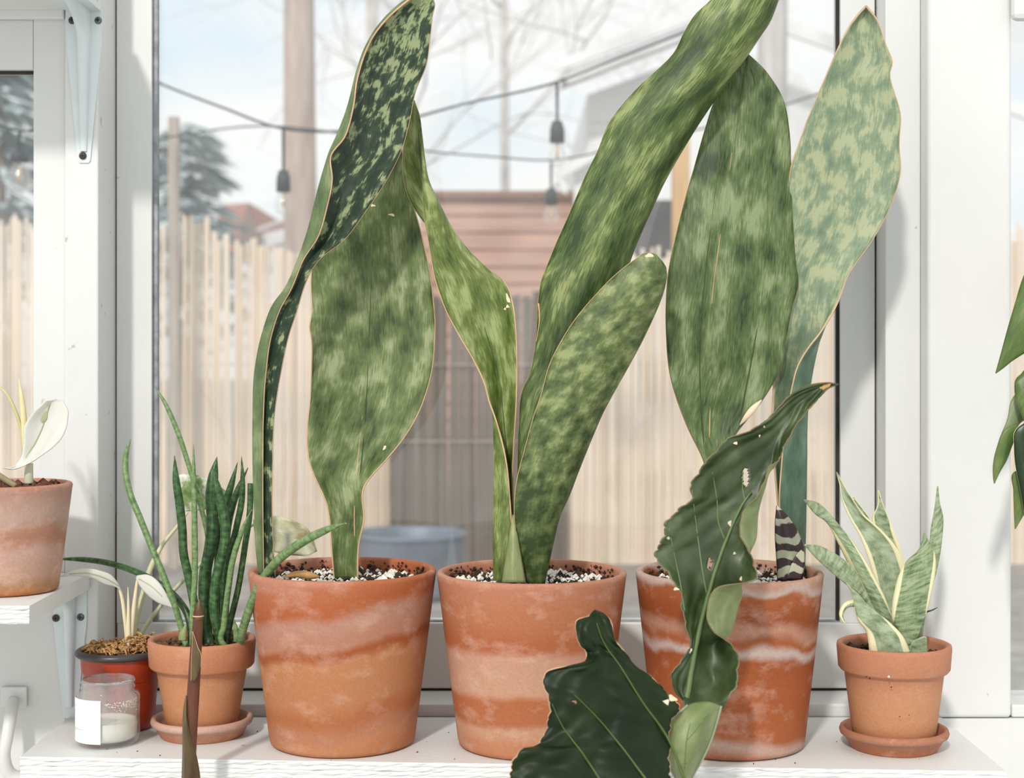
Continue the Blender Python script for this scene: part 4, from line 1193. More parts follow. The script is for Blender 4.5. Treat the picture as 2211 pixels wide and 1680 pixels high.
# ------------------------------------------------------------------ glass candle jar
jd = 1.492
jx = wx(233, jd)
jt = thing('candle_jar', 'open glass candle jar with white label in front of the red pot', 'jar', (jx, jd, 0.0))
M_JAR = glassmat('jar_glass', 0.12, (0.96, 0.98, 0.97, 1), 1.0, 40.0, 1.5)
jr = 67.5 / F * jd
JH = dz(1464, jd)
sh = dz(1493, jd)
lathe('glass', dense([(0, 0.0008), (jr - 0.004, 0.0008), (jr - 0.001, 0.003), (jr, 0.006), (jr, sh - 0.004), (jr - 0.0015, sh - 0.001), (jr - 0.005, sh + 0.001), (jr - 0.0055, sh + 0.003), (jr - 0.004, sh + 0.005),
      (jr - 0.0055, sh + 0.007), (jr - 0.0055, sh + 0.009), (jr - 0.0042, sh + 0.011), (jr - 0.0055, sh + 0.013), (jr - 0.0055, JH - 0.002), (jr - 0.0058, JH), (jr - 0.0072, JH), (jr - 0.0076, JH - 0.002),
      (jr - 0.0076, sh + 0.001), (jr - 0.003, sh - 0.005), (jr - 0.0025, 0.008), (jr - 0.006, 0.005), (0, 0.005)]), jx, jd, 0, M_JAR, jt, 72)
WXM = plain('candle_wax', (236, 226, 214), 0.5, 0.03, 20)
WXM.node_tree.nodes['Principled BSDF'].inputs['Subsurface Weight'].default_value = 0.0
lathe('wax', [(0, 0.0055), (jr - 0.0065, 0.0055), (jr - 0.0028, 0.0085), (jr - 0.0028, 0.0235), (jr - 0.006, 0.0225), (0, 0.0222)], jx, jd, 0, WXM, jt, 64)
a_r = -math.pi / 2 + 0.0
M_LAB = plain('paper_label', (240, 239, 236), 0.7, 0.02, 30)
lab = lathe('label', [(jr + 0.0004, 0.0060), (jr + 0.0004, sh - 0.0025)], jx, jd, 0, M_LAB, jt, 40, a0=math.radians(178), a1=math.radians(272))
M_INK = plain('grey_print', (178, 176, 172), 0.8, 0.05, 60)
for (zz, aa, ab, hh) in ((0.0185, 192, 236, 0.0005), (0.0168, 192, 216, 0.0003), (0.0400, 190, 216, 0.0004), (0.0345, 190, 206, 0.0006), (0.0320, 190, 204, 0.0006)):
    lathe('print_line', [(jr + 0.0006, zz), (jr + 0.0006, zz + hh)], jx, jd, 0, M_INK, lab, 12, a0=math.radians(aa), a1=math.radians(ab))
# wax residue beads inside the glass
rs = np.random.default_rng(4)
V, Fc = [], []
for i in range(170):
    a = math.radians(rs.uniform(275, 372))
    zz = sh - 0.006 - abs(rs.normal(0, 0.0045))
    c = np.array((jx + (jr - 0.0032) * math.cos(a), jd + (jr - 0.0032) * math.sin(a), zz))
    k = len(V)
    V.extend((OCT_V[:6] * rs.uniform(0.0003, 0.0009) + c).tolist())
    Fc.extend(tuple(k + q_ for q_ in f) for f in [(0, 2, 4), (2, 1, 4), (1, 3, 4), (3, 0, 4), (2, 0, 5), (1, 2, 5), (3, 1, 5), (0, 3, 5)])
o = mesh('wax_beads', V, Fc, WXM, jt)
o['kind'] = 'stuff'

# ------------------------------------------------------------------ foreground plants in front of the shelf
BZ = -0.36
bench = box('low_bench', -0.55, 0.55, 1.08, 1.36, BZ - 0.025, BZ, M_SHELF, None, 0.002)
tag(bench, 'low white bench below the plant shelf, under the picture', 'bench')
for sx__ in (-0.5, 0.46):
    for sy__ in (1.10, 1.30):
        box('leg', sx__, sx__ + 0.04, sy__, sy__ + 0.04, -0.88, BZ - 0.025, M_SHELF, bench)

fp = thing('big_leaf_plant', 'dark glossy wavy-edged leaves rising before the right big pots', 'plant', (wx(1440, 1.25), 1.25, BZ))
lathe('pot', dense(rimmed_profile(0.085, 0.06, 0.15, 0.035)), wx(1440, 1.25), 1.25, BZ + 0.0005, TS, fp, 48)
soil(fp, wx(1440, 1.25), 1.25, BZ + 0.142, 0.077, seed=12)
FG = leafmat('glossy_dark_leaf', (16, 26, 8), (24, 38, 14), (34, 50, 22), 0.35, 0.7, 30, 0.8, 0.1, 0.45, 1.2, spec=0.22, fine=0.25)
FG2 = leafmat('glossy_grey_leaf', (38, 52, 22), (58, 74, 38), (92, 104, 70), 0.35, 0.7, 36, 0.8, 0.1, 0.46, 2.2, spec=0.6, fine=0.3)
FGU = leafmat('pale_underside', (96, 112, 62), (118, 130, 82), (142, 150, 108), 0.35, 0.7, 50, 0.8, 0.1, 0.5, 3.2, fine=0.3)
M_RIB = plain('midrib_green', (98, 118, 70), 0.45, 0.12, 60)
M_VEIN = plain('leaf_vein', (104, 122, 84), 0.5, 0.12, 60)
rJ = [
 [(1472, 1560, 1.31), (1478, 1560, 1.305), (1484, 1560, 1.30), (1500, 1560, 1.305), (1520, 1555, 1.31)],
 [(1478, 1518, 1.31), (1481, 1520, 1.305), (1484, 1524, 1.30), (1520, 1528, 1.305), (1560, 1531, 1.31)],
 [(1455, 1491, 1.305), (1470, 1494, 1.31), (1486, 1496, 1.31), (1528, 1502, 1.32), (1578, 1506, 1.305)],
 [(1446, 1459, 1.300), (1468, 1462, 1.31), (1491, 1462, 1.315), (1540, 1470, 1.33), (1593, 1476, 1.31)],
 [(1463, 1431, 1.302), (1480, 1430, 1.312), (1497, 1428, 1.318), (1540, 1432, 1.335), (1598, 1430, 1.315)],
 [(1488, 1398, 1.310), (1495, 1397, 1.315), (1503, 1396, 1.320), (1540, 1395, 1.338), (1590, 1398, 1.310)],
 [(1479, 1352, 1.305), (1496, 1352, 1.317), (1513, 1352, 1.324), (1578, 1364, 1.335), (1540, 1362, 1.298)],
 [(1471, 1312, 1.303), (1496, 1312, 1.318), (1521, 1313, 1.326), (1590, 1322, 1.335), (1527, 1322, 1.298)],
 [(1464, 1276, 1.305), (1497, 1280, 1.320), (1530, 1283, 1.328), (1602, 1280, 1.335), (1552, 1268, 1.302)],
 [(1440, 1246, 1.312), (1490, 1246, 1.324), (1540, 1250, 1.330), (1592, 1256, 1.332), (1623, 1256, 1.306)],
 [(1406, 1196, 1.318), (1480, 1200, 1.328), (1555, 1210, 1.332), (1600, 1214, 1.330), (1637, 1222, 1.306)],
 [(1424, 1168, 1.320), (1496, 1168, 1.330), (1568, 1168, 1.334), (1628, 1172, 1.332), (1604, 1158, 1.304)],
 [(1437, 1126, 1.322), (1512, 1128, 1.334), (1587, 1124, 1.337), (1636, 1112, 1.336), (1608, 1104, 1.310)],
 [(1462, 1098, 1.322), (1530, 1096, 1.336), (1602, 1094, 1.340), (1642, 1080, 1.338), (1636, 1070, 1.318)],
 [(1484, 1080, 1.322), (1548, 1076, 1.338), (1616, 1070, 1.343), (1650, 1052, 1.340), (1652, 1040, 1.322)],
 [(1486, 1042, 1.322), (1556, 1044, 1.340), (1630, 1046, 1.346), (1658, 1026, 1.343), (1664, 1010, 1.326)],
 [(1520, 997, 1.326), (1580, 1004, 1.344), (1645, 1016, 1.350), (1672, 1004, 1.347), (1686, 992, 1.332)],
 [(1572, 947, 1.334), (1616, 958, 1.348), (1662, 976, 1.353), (1682, 970, 1.350), (1694, 968, 1.338)],
 [(1617, 929, 1.338), (1646, 934, 1.350), (1676, 944, 1.355), (1694, 940, 1.352), (1708, 938, 1.342)],
 [(1648, 910, 1.342), (1668, 912, 1.352), (1692, 918, 1.357), (1712, 916, 1.354), (1728, 908, 1.346)],
 [(1668, 892, 1.345), (1684, 892, 1.354), (1706, 896, 1.359), (1726, 894, 1.356), (1742, 892, 1.350)],
 [(1690, 866, 1.350), (1704, 868, 1.356), (1722, 874, 1.361), (1740, 874, 1.358), (1755, 876, 1.354)],
 [(1716, 846, 1.354), (1728, 848, 1.359), (1744, 854, 1.363), (1758, 858, 1.361), (1772, 858, 1.358)],
 [(1754, 830, 1.359), (1762, 834, 1.362), (1770, 838, 1.365), (1777, 842, 1.364), (1782, 846, 1.362)],
 [(1784, 826, 1.363), (1786, 829, 1.365), (1788, 832, 1.366), (1789, 835, 1.366), (1790, 838, 1.365)],
 [(1810, 830, 1.368)]]
lJ = leaf('leaf', rJ, FG2, fp, 72, 300, jag=0.09, crinkle=0.0011, thick=0.0012, back=FGU, margin=M_MARGD, mr=0.0006, holes=[(1610, 1030, 7, 20), (1532, 1218, 6, 13), (1443, 1162, 4, 4)], label='tall narrow curled leaf with a pale midrib')
vein(lJ, [(1478, 1560), (1484, 1500), (1500, 1405), (1527, 1293), (1550, 1215), (1580, 1138), (1604, 1088), (1622, 1062)], 0.0030, 0.0012, M_RIB, 'midrib', 0.0010)
vein(lJ, [(1526, 1283), (1518, 1240), (1508, 1170), (1500, 1110), (1494, 1058)], 0.0009, 0.0005, M_VEIN, lift=0.0006)
vein(lJ, [(1565, 1165), (1552, 1130), (1548, 1080), (1538, 1020)], 0.0009, 0.0005, M_VEIN, lift=0.0006)
vein(lJ, [(1610, 1085), (1604, 1060), (1604, 1015)], 0.0008, 0.0004, M_VEIN, lift=0.0006)
vein(lJ, [(1478, 1320), (1468, 1255), (1452, 1180), (1444, 1140)], 0.0008, 0.0004, M_VEIN, lift=0.0006)
spot(lJ, 1780, 835, 13, 8, M_TAN, 'dry_tip', 0.5)
for (x, y, a, b) in ((1588, 957, 5, 3), (1640, 941, 2, 3), (1650, 921, 2, 3), (1460, 1272, 6, 3), (1586, 1195, 3, 3), (1576, 1130, 4, 6), (1490, 1404, 4, 6), (1600, 1250, 3, 5)):
    spot(lJ, x, y, a, b, M_SCAR)
rK = [[(1486, 1524, 1.285), (1500, 1518, 1.28), (1530, 1516, 1.278), (1556, 1524, 1.29)], [(1452, 1556, 1.282), (1478, 1545, 1.268), (1518, 1545, 1.266), (1549, 1550, 1.288)],
      [(1436, 1592, 1.28), (1464, 1590, 1.262), (1505, 1590, 1.262), (1536, 1592, 1.286)], [(1440, 1640, 1.282), (1462, 1636, 1.262), (1492, 1636, 1.262), (1517, 1636, 1.284)],
      [(1462, 1684, 1.285), (1472, 1684, 1.268), (1482, 1684, 1.268), (1492, 1680, 1.284)], [(1478, 1722, 1.286)]]
lK = leaf('leaf', rK, FGU, fp, 18, 40, thick=0.0012, margin=plain('grey_green_edge', (150, 156, 132), 0.5), mr=0.0018, label='pale curled lower lobe')
for pts in ([(1500, 1528), (1484, 1590), (1478, 1660)], [(1530, 1540), (1500, 1580), (1482, 1600)], [(1524, 1600), (1500, 1630), (1480, 1650)]):
    vein(lK, pts, 0.0004, 0.0003, plain('dark_vein', (80, 104, 54), 0.5), lift=0.0006)
rN = [
 [(1420, 1900, 1.20), (1470, 1900, 1.20)], [(1200, 1780, 1.20), (1462, 1780, 1.22)], [(1098, 1690, 1.21), (1455, 1690, 1.235)],
 [(1102, 1645, 1.22), (1450, 1642, 1.245)], [(1124, 1617, 1.22), (1450, 1612, 1.25)], [(1150, 1614, 1.225), (1448, 1588, 1.255)], [(1170, 1590, 1.23), (1452, 1556, 1.26)],
 [(1180, 1540, 1.235), (1472, 1524, 1.265)], [(1183, 1508, 1.236), (1450, 1502, 1.265)], [(1173, 1482, 1.238), (1428, 1480, 1.265)], [(1184, 1448, 1.24), (1404, 1460, 1.262)],
 [(1222, 1440, 1.238), (1376, 1442, 1.262)], [(1258, 1430, 1.246), (1358, 1420, 1.262)], [(1264, 1410, 1.258), (1346, 1402, 1.262)], [(1250, 1388, 1.252), (1330, 1382, 1.264)],
 [(1244, 1364, 1.25), (1324, 1366, 1.266)], [(1250, 1338, 1.254), (1318, 1338, 1.268)], [(1270, 1332, 1.26), (1306, 1327, 1.27)], [(1284, 1318, 1.268)]]
lN = leaf('leaf', rN, FG, fp, 60, 200, bulge=[0.02, 0.05, 0.06, 0.06, 0.08, 0.1], wave=(0.004, 4, 0.6), jag=0.05, crinkle=0.0010, thick=0.0012, back=FGU, margin=M_MARG, mr=0.0006, holes=[(1242, 1516, 6, 2.5)],
          creases=[(0.5, 0.06, 0.02)], label='broad dark green glossy leaf')
for pts, a in (([(1480, 1690), (1440, 1590), (1390, 1520), (1340, 1440), (1300, 1380), (1288, 1345)], 0.0014), ([(1400, 1690), (1340, 1610), (1290, 1550), (1240, 1500)], 0.0011), ([(1300, 1690), (1260, 1630), (1210, 1560), (1192, 1520)], 0.0010)):
    vein(lN, pts, a, 0.0004, plain('olive_vein', (74, 92, 38), 0.5, 0.1, 60), lift=0.0016)
spot(lN, 1452, 1508, 10, 6, M_SCAR, rot=-0.5)
spot(lN, 1438, 1518, 7, 8, M_SCAR)
tube('stem', [tuple(P(1480, 1560, 1.305)), tuple(P(1476, 1680, 1.29)), (wx(1452, 1.26), 1.26, -0.10), (wx(1440, 1.25), 1.25, BZ + 0.138)], [0.003, 0.004, 0.005, 0.006], M_RIB, fp, 10, 30, world=True)
tube('stem', [tuple(P(1445, 1890, 1.20)), (wx(1442, 1.22), 1.215, -0.12), (wx(1436, 1.25), 1.245, BZ + 0.138)], [0.003, 0.004, 0.005], M_RIB, fp, 10, 20, world=True)

# rolled new leaf in brown sheath
sp = thing('rolled_leaf_shoot', 'tall reddish-brown rolled shoot rising before the small spear pot', 'plant', (wx(405, 1.30), 1.30, BZ))
lathe('pot', dense(rimmed_profile(0.07, 0.05, 0.12, 0.03)), wx(405, 1.30), 1.285, BZ + 0.0005, TSR, sp, 40)
soil(sp, wx(405, 1.30), 1.285, BZ + 0.112, 0.062, seed=13)
SHM = leafmat('brown_sheath', (72, 34, 24), (98, 54, 36), (92, 78, 44), 0.40, 0.66, 40, 0.25, 0.3, 0.38, 1.9)
SHG = leafmat('green_brown_wrap', (58, 44, 26), (86, 66, 38), (96, 84, 46), 0.38, 0.62, 50, 0.3, 0.3, 0.42, 5.9)
dq = 1.375
tube('rolled_leaf', [(430, 1300, dq), (429, 1312, dq), (427, 1345, dq), (422, 1420, dq), (417, 1500, dq), (412, 1580, dq - 0.003), (407, 1680, dq - 0.008), (400, 1850, dq - 0.03), (402, 2100, 1.31)],
     [0.0010, 0.0034, 0.0044, 0.0052, 0.0056, 0.0058, 0.0060, 0.0062, 0.006], SHM, sp, 14, 80)
tube('rolled_leaf_tip', [(431, 1294, dq), (430, 1308, dq), (429, 1326, dq), (428, 1338, dq)], [0.0006, 0.0030, 0.0043, 0.0046], SHG, sp, 12, 16, label='olive tip of the rolled leaf')
Vt, Ft = lathe_data([(0.0046, -0.0006), (0.0052, 0), (0.0046, 0.0006)], 0, 0, 0, 20)
c = P(428, 1330, dq)
mesh('scar_ring', np.array(Vt) + c, Ft, M_MARG, sp)
rQ = [[(388, 1850, 1.338), (396, 1850, 1.328), (412, 1850, 1.335)], [(392, 1700, 1.362), (405, 1700, 1.354), (432, 1690, 1.362)], [(394, 1650, 1.366), (404, 1650, 1.358), (430, 1665, 1.364)], [(395, 1600, 1.368), (402, 1600, 1.360), (422, 1625, 1.365)],
      [(395, 1560, 1.370), (401, 1562, 1.363), (412, 1590, 1.366)], [(397, 1530, 1.372), (400, 1535, 1.367), (404, 1555, 1.367)], [(402, 1502, 1.372)]]
leaf('sheath_wrap', rQ, SHG, sp, 12, 50, thick=0.0010, margin=M_MARG, mr=0.0005, label='olive brown sheath wrapping the shoot')
rQ = [[(413, 1470, 1.366), (422, 1468, 1.3655), (433, 1440, 1.368)], [(414, 1420, 1.367), (421, 1420, 1.3662), (433, 1412, 1.368)], [(416, 1385, 1.368), (420, 1388, 1.3672), (426, 1395, 1.3672)], [(416, 1364, 1.3695)]]
leaf('sheath_wrap', rQ, SHG, sp, 10, 24, thick=0.0008, margin=M_MARG, mr=0.0005, label='upper pointed wrap of the shoot')

# ------------------------------------------------------------------ plant hanging in at the right edge
rsx = wx(2360, 1.45)
rsh = box('right_side_shelf', 0.535, 0.80, 1.36, 1.6285, 0.395, 0.412, M_SHELF, None, 0.001)
tag(rsh, 'white side shelf just past the right picture edge', 'shelf')
hp = thing('trailing_plant', 'green leaves trailing in from the right picture edge', 'plant', (0.63, 1.46, 0.412))
lathe('pot', dense(rimmed_profile(0.062, 0.045, 0.10, 0.028)), 0.63, 1.46, 0.4125, TSR, hp, 48)
soil(hp, 0.63, 1.46, 0.504, 0.054, seed=14)
HG = leafmat('trailing_green', (62, 84, 36), (84, 106, 50), (112, 128, 72), 0.38, 0.66, 60, 0.4, 0.3, 0.40, 3.9)
HGD = leafmat('trailing_dark', (22, 40, 18), (34, 54, 26), (50, 72, 38), 0.38, 0.66, 60, 0.4, 0.3, 0.30, 4.9)
HGP = leafmat('trailing_pale', (104, 122, 82), (128, 142, 104), (150, 160, 126), 0.38, 0.66, 60, 0.4, 0.3, 0.42, 5.9)
hd_ = 1.45
def hleaf(rows, mat, label=None, bulge=0.1, d=hd_, marg=M_MARGD):
    return leaf('leaf', [[(p[0], p[1], d) for p in r] for r in rows], mat, hp, 14, 40, bulge=bulge, thick=0.0010, margin=marg, mr=0.0005, label=label)
hleaf([((2290, 560), (2300, 590)), ((2262, 530), (2290, 660)), ((2211, 596), (2250, 740)), ((2191, 660), (2212, 762)), ((2174, 718), (2184, 780)), ((2160, 770), (2164, 796)), ((2150, 806),)], HG, 'large pointed green leaf')
hleaf([((2270, 760), (2280, 790)), ((2236, 780), (2270, 870)), ((2206, 806), (2250, 920)), ((2191, 832), (2230, 930)), ((2196, 868), (2216, 918)), ((2208, 900),)], HG, None, 0.12, 1.44, M_MARG)
hleaf([((2230, 850), (2240, 870)), ((2196, 850), (2220, 900)), ((2184, 866), (2204, 912)), ((2176, 905), (2192, 930)), ((2160, 945), (2186, 945)), ((2154, 968),)], HGP, None, 0.1, 1.46)
hleaf([((2196, 915), (2200, 930)), ((2168, 930), (2190, 950)), ((2152, 970), (2184, 965)), ((2145, 1005), (2172, 996)), ((2145, 1030), (2158, 1020)), ((2147, 1044),)], HG, None, 0.1, 1.455)
hleaf([((2240, 900), (2260, 920)), ((2196, 925), (2240, 960)), ((2190, 965), (2240, 1030)), ((2194, 1010), (2236, 1080)), ((2204, 1060), (2226, 1110)), ((2216, 1130),)], HGD, 'very dark glossy leaf', 0.12, 1.445, M_SCAR)
hleaf([((2230, 1010), (2240, 1030)), ((2190, 1020), (2232, 1050)), ((2189, 1060), (2226, 1090)), ((2190, 1100), (2210, 1112)), ((2192, 1142),)], HG, None, 0.1, 1.458)
tube('stem', [(0.625, 1.44, 0.505), (0.60, 1.39, 0.525), (0.545, 1.385, 0.48), (0.515, 1.42, 0.40), tuple(P(2262, 770, 1.45)), tuple(P(2250, 880, 1.452)), tuple(P(2236, 1015, 1.455))],
     [0.003, 0.003, 0.003, 0.0028, 0.0025, 0.0022, 0.0015], HG, hp, 8, 50, world=True)

# soil specks on the shelf
rs = np.random.default_rng(31)
V, Fc = [], []
for i in range(46):
    if i < 8: x, y = rs.uniform(0.19, 0.27), rs.uniform(1.41, 1.50)
    else: x, y = rs.uniform(-0.38, 0.44), rs.uniform(1.42, 1.58)
    s = 0.0007 * rs.lognormal(0, 0.5)
    k = len(V)
    V.extend((OCT_V[:6] * s * rs.uniform(0.6, 1.5, 3) + np.array((x, y, s * 0.7))).tolist())
    Fc.extend(tuple(k + q_ for q_ in f) for f in [(0, 2, 4), (2, 1, 4), (1, 3, 4), (3, 0, 4), (2, 0, 5), (1, 2, 5), (3, 1, 5), (0, 3, 5)])
o = mesh('soil_specks', V, Fc, M_CRUMB, None, smooth=False)
tag(o, 'tiny dark soil specks strewn on the white shelf', 'soil', kind='stuff')

# ================================================================== OUTSIDE
GZ = -0.43
# reed fence: reeds told apart one by one
FD = 6.0
def reedmat(name, stops):
    m, nt, b = base_mat(name)
    oi = N(nt, 'ShaderNodeObjectInfo')
    r = ramp(nt, oi.outputs['Random'], stops)
    tc = N(nt, 'ShaderNodeTexCoord')
    n = N(nt, 'ShaderNodeTexNoise', Scale=3.0, Detail=3.0)
    nt.links.new(tc.outputs['Object'], n.inputs['Vector'])
    rr = ramp(nt, n.outputs['Fac'], [(0.3, (0.82, 0.82, 0.82, 1)), (0.7, (1.1, 1.08, 1.05, 1))])
    c = mixc(nt, 1.0, r.outputs['Color'], rr.outputs['Color'], 'MULTIPLY')
    nt.links.new(c, b.inputs['Base Color'])
    b.inputs['Roughness'].default_value = 0.7
    return m
M_REED = reedmat('dry_reed', [(0.0, lin((222, 202, 180))), (0.35, lin((240, 222, 202))), (0.7, lin((246, 232, 216))), (1.0, lin((238, 216, 190)))])
M_REEDG = reedmat('reflection_reed', [(0.0, lin((104, 97, 90))), (0.4, lin((126, 116, 106))), (0.8, lin((138, 128, 116))), (1.0, lin((116, 110, 104)))])  # darkened reed tones stand in for a dark reflection in the window glass
V, Fc = tube_data([(0, 0, 0), (0, 0, 1)], [0.0078, 0.0070], 8)
def reed_mesh(nm, mt):
    me = bpy.data.meshes.new(nm)
    me.from_pydata([tuple(p) for p in V], [], Fc)
    me.materials.append(mt)
    return me
me_a, me_b = reed_mesh('reed', M_REED), reed_mesh('reed_reflection', M_REEDG)
fence = thing('reed_fence', 'tall pale reed fence across the yard outside the window', 'fence', (0, FD, GZ))
grey = thing('reflection_reed_fence', 'reed section coloured grey-brown for a dark reflection in the pane, between the bright fence parts', 'fence', (0, FD - 0.03, GZ))
rs = np.random.default_rng(77)
def add_reed(me, par, x, y, h, lean):
    o = bpy.data.objects.new('reed', me)
    COL.objects.link(o)
    o.parent = par
    o.location = (x - ORIGIN[par][0], y - ORIGIN[par][1], 0)
    o.scale = (1, 1, h)
    o.rotation_euler = (0, lean, 0)
x = -2.15
topz = lambda px: np.interp(px, [-200, 340, 400, 450, 470, 560, 620, 900, 1400, 1500, 1800, 2400], [470, 490, 476, 480, 510, 528, 545, 560, 548, 545, 520, 500])
while x < 2.25:
    pxx = CX + x / FD * F
    if not (850 < pxx < 1222):
        h = (ZC - (topz(pxx) + rs.normal(0, 9) - HY) / F * FD) - GZ
        add_reed(me_a, fence, x, FD + rs.normal(0, 0.004), h, rs.normal(0, 0.004))
    x += 0.0152
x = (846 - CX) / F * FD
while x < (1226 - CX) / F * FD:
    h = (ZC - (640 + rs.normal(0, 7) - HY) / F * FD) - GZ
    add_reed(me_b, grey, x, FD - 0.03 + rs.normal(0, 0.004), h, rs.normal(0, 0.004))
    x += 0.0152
V2, F2 = [], []
for side in (-1, 1):
    for k in range(250):
        xx = side * (2.165 if side < 0 else 2.265) + side * k * 0.0152
        hh = (ZC - (500 + rs.normal(0, 9) - HY) / F * FD)
        v0, f0 = tube_data([(xx, FD, GZ), (xx, FD, hh)], [0.0078, 0.0070], 6)
        k0 = len(V2)
        V2.extend(v0)
        F2.extend(tuple(k0 + q_ for q_ in f) for f in f0)
o = mesh('far_reeds', V2, F2, M_REED, fence)
o['kind'] = 'stuff'
M_POST = plain('grey_wood_post', (176, 164, 152), 0.9, 0.2, 12, 0.3, stretch=(4, 4, 0.5))
for zz in (0.05, 0.35, 0.62):
    box('wire', -2.15, 2.25, FD + 0.012, FD + 0.016, zz, zz + 0.006, M_POST, fence)
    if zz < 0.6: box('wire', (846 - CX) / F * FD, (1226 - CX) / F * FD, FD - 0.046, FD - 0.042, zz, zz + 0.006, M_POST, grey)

def post(name, label, px0, px1, ytop, d, mat, cat='post'):
    x0, x1 = wx(px0, d), wx(px1, d)
    o = mesh(name, boxv(x0, x1, d, d + (x1 - x0), GZ, ZC - (ytop - HY) / F * d), BOXF, mat, None, smooth=False, loc=(x0, d, GZ))
    bevel(o, 0.006)
    tag(o, label, cat)
post('fence_post', 'slim weathered wooden post before the fence at left', 362, 384, 250, 5.8, M_POST)
post('porch_post', 'warm tan timber post between the leaves at right', 1453, 1490, 260, 6.6, plain('tan_timber', (214, 178, 134), 0.8, 0.15, 12, stretch=(4, 4, 0.4)))
# round zinc tub
tubm = plain('zinc', (132, 142, 152), 0.5, 0.15, 8, metallic=0.3)
td = 5.2
lathe_o = lathe('zinc_tub', dense([(0, 0.0), (0.17, 0.0), (0.178, 0.02), (0.19, 0.20), (0.198, 0.21), (0.19, 0.218), (0.183, 0.21), (0.17, 0.16), (0, 0.15)]), wx(885, td), td, GZ, tubm, None, 48)
tag(lathe_o, 'round blue-grey tub low outside behind the big pots', 'tub')

def grow(C0, dirv, L, r, depth, rs, out, up=0.15, spread=0.55, kids=(2, 3)):
    n = 6
    pts = [np.array(C0, float)]
    d = np.array(dirv, float) / np.linalg.norm(dirv)
    for i in range(n):
        d = d + rs.normal(0, 0.12, 3) + np.array((0, 0, up * 0.1))
        d /= np.linalg.norm(d)
        pts.append(pts[-1] + d * L / n)
    out.append((pts, np.linspace(r, r * 0.62, n + 1)))
    if depth <= 0: return
    for k in range(rs.integers(kids[0], kids[1] + 1)):
        i = rs.integers(2, n + 1)
        nd = d + rs.normal(0, spread, 3)
        grow(pts[i], nd, L * rs.uniform(0.55, 0.8), r * 0.55, depth - 1, rs, out, up, spread, kids)
    nd = d + rs.normal(0, spread * 0.5, 3)
    grow(pts[-1], nd, L * 0.7, r * 0.6, depth - 1, rs, out, up, spread, kids)

def bare_tree(label, x, d, height, r, seed, mat, depth=4, fork=0.4, lean=0.0, group='bare trees outside'):
    rs = np.random.default_rng(seed)
    t = thing('bare_tree', label, 'tree', (x, d, GZ), group)
    n = 16
    P0 = np.array((x, d, GZ))
    pts = [P0 + np.array((lean * s + 0.03 * r * 8 * math.sin(3 * s + seed), 0, s * height)) for s in np.linspace(0, 1, n)]
    V, Fc = tube_data(pts, np.linspace(r, r * 0.6, n), 14)
    mesh('trunk', V, Fc, mat, t)
    out = []
    for k in range(7):
        i = int(n * (fork + (1 - fork) * k / 7))
        a = rs.uniform(0, 6.28)
        grow(pts[min(i, n - 1)], (math.cos(a), 0.6 * math.sin(a), 0.7), height * 0.30, r * 0.35, depth, rs, out)
    V, Fc = [], []
    for c, rad in out:
        v0, f0 = tube_data(c, rad, 5)
        k = len(V)
        V.extend(v0)
        Fc.extend(tuple(k + q_ for q_ in f) for f in f0)
    mesh('branches', V, Fc, mat, t)
    return t
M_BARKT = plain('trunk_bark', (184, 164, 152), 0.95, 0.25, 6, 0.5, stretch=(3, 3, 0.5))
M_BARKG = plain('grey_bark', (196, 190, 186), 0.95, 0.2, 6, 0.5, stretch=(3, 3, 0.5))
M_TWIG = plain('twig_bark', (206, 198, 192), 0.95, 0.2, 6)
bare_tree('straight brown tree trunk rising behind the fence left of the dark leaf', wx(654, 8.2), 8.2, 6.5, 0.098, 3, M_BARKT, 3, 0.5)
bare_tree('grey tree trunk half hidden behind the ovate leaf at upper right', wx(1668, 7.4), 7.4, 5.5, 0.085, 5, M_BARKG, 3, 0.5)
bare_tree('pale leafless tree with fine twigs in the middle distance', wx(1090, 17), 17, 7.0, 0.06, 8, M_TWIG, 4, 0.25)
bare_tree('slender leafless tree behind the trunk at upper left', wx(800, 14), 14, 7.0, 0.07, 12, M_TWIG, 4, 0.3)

def evergreen(label, x, d, h, wd, seed, n=650, zbase=1.0):
    rs = np.random.default_rng(seed)
    t = thing('evergreen_tree', label, 'tree', (x, d, GZ), 'evergreen trees outside')
    V, Fc = tube_data([(x, d, GZ), (x, d, GZ + h * 0.9)], [0.12, 0.03], 8)
    mesh('trunk', V, Fc, M_BARKT, t)
    V, Fc = [], []
    for i in range(n):
        s = rs.uniform(0, 1) ** 0.8
        z = GZ + zbase + (h - zbase) * s
        r = wd * (1 - 0.75 * s) * (0.6 + 0.4 * abs(math.sin(9 * s))) * math.sqrt(rs.uniform())
        a = rs.uniform(0, 6.28)
        c = np.array((x + r * math.cos(a), d + r * math.sin(a), z - 0.25 * r))
        u = np.array((math.cos(a), math.sin(a), -0.35)) * rs.uniform(0.10, 0.24)
        b = np.array((-math.sin(a), math.cos(a), rs.normal(0, .3))) * rs.uniform(0.03, 0.07)
        k = len(V)
        V.extend([(c - u).tolist(), (c + b).tolist(), (c + u).tolist(), (c - b + np.array((0, 0, .02))).tolist()])
        Fc.append((k, k + 1, k + 2, k + 3))
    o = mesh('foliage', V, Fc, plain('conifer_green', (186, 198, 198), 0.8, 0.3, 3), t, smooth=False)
    o['kind'] = 'stuff'
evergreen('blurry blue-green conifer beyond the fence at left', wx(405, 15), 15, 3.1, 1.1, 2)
evergreen('grey-green conifer seen through the narrow left window', wx(0, 13), 13, 3.4, 1.2, 4)

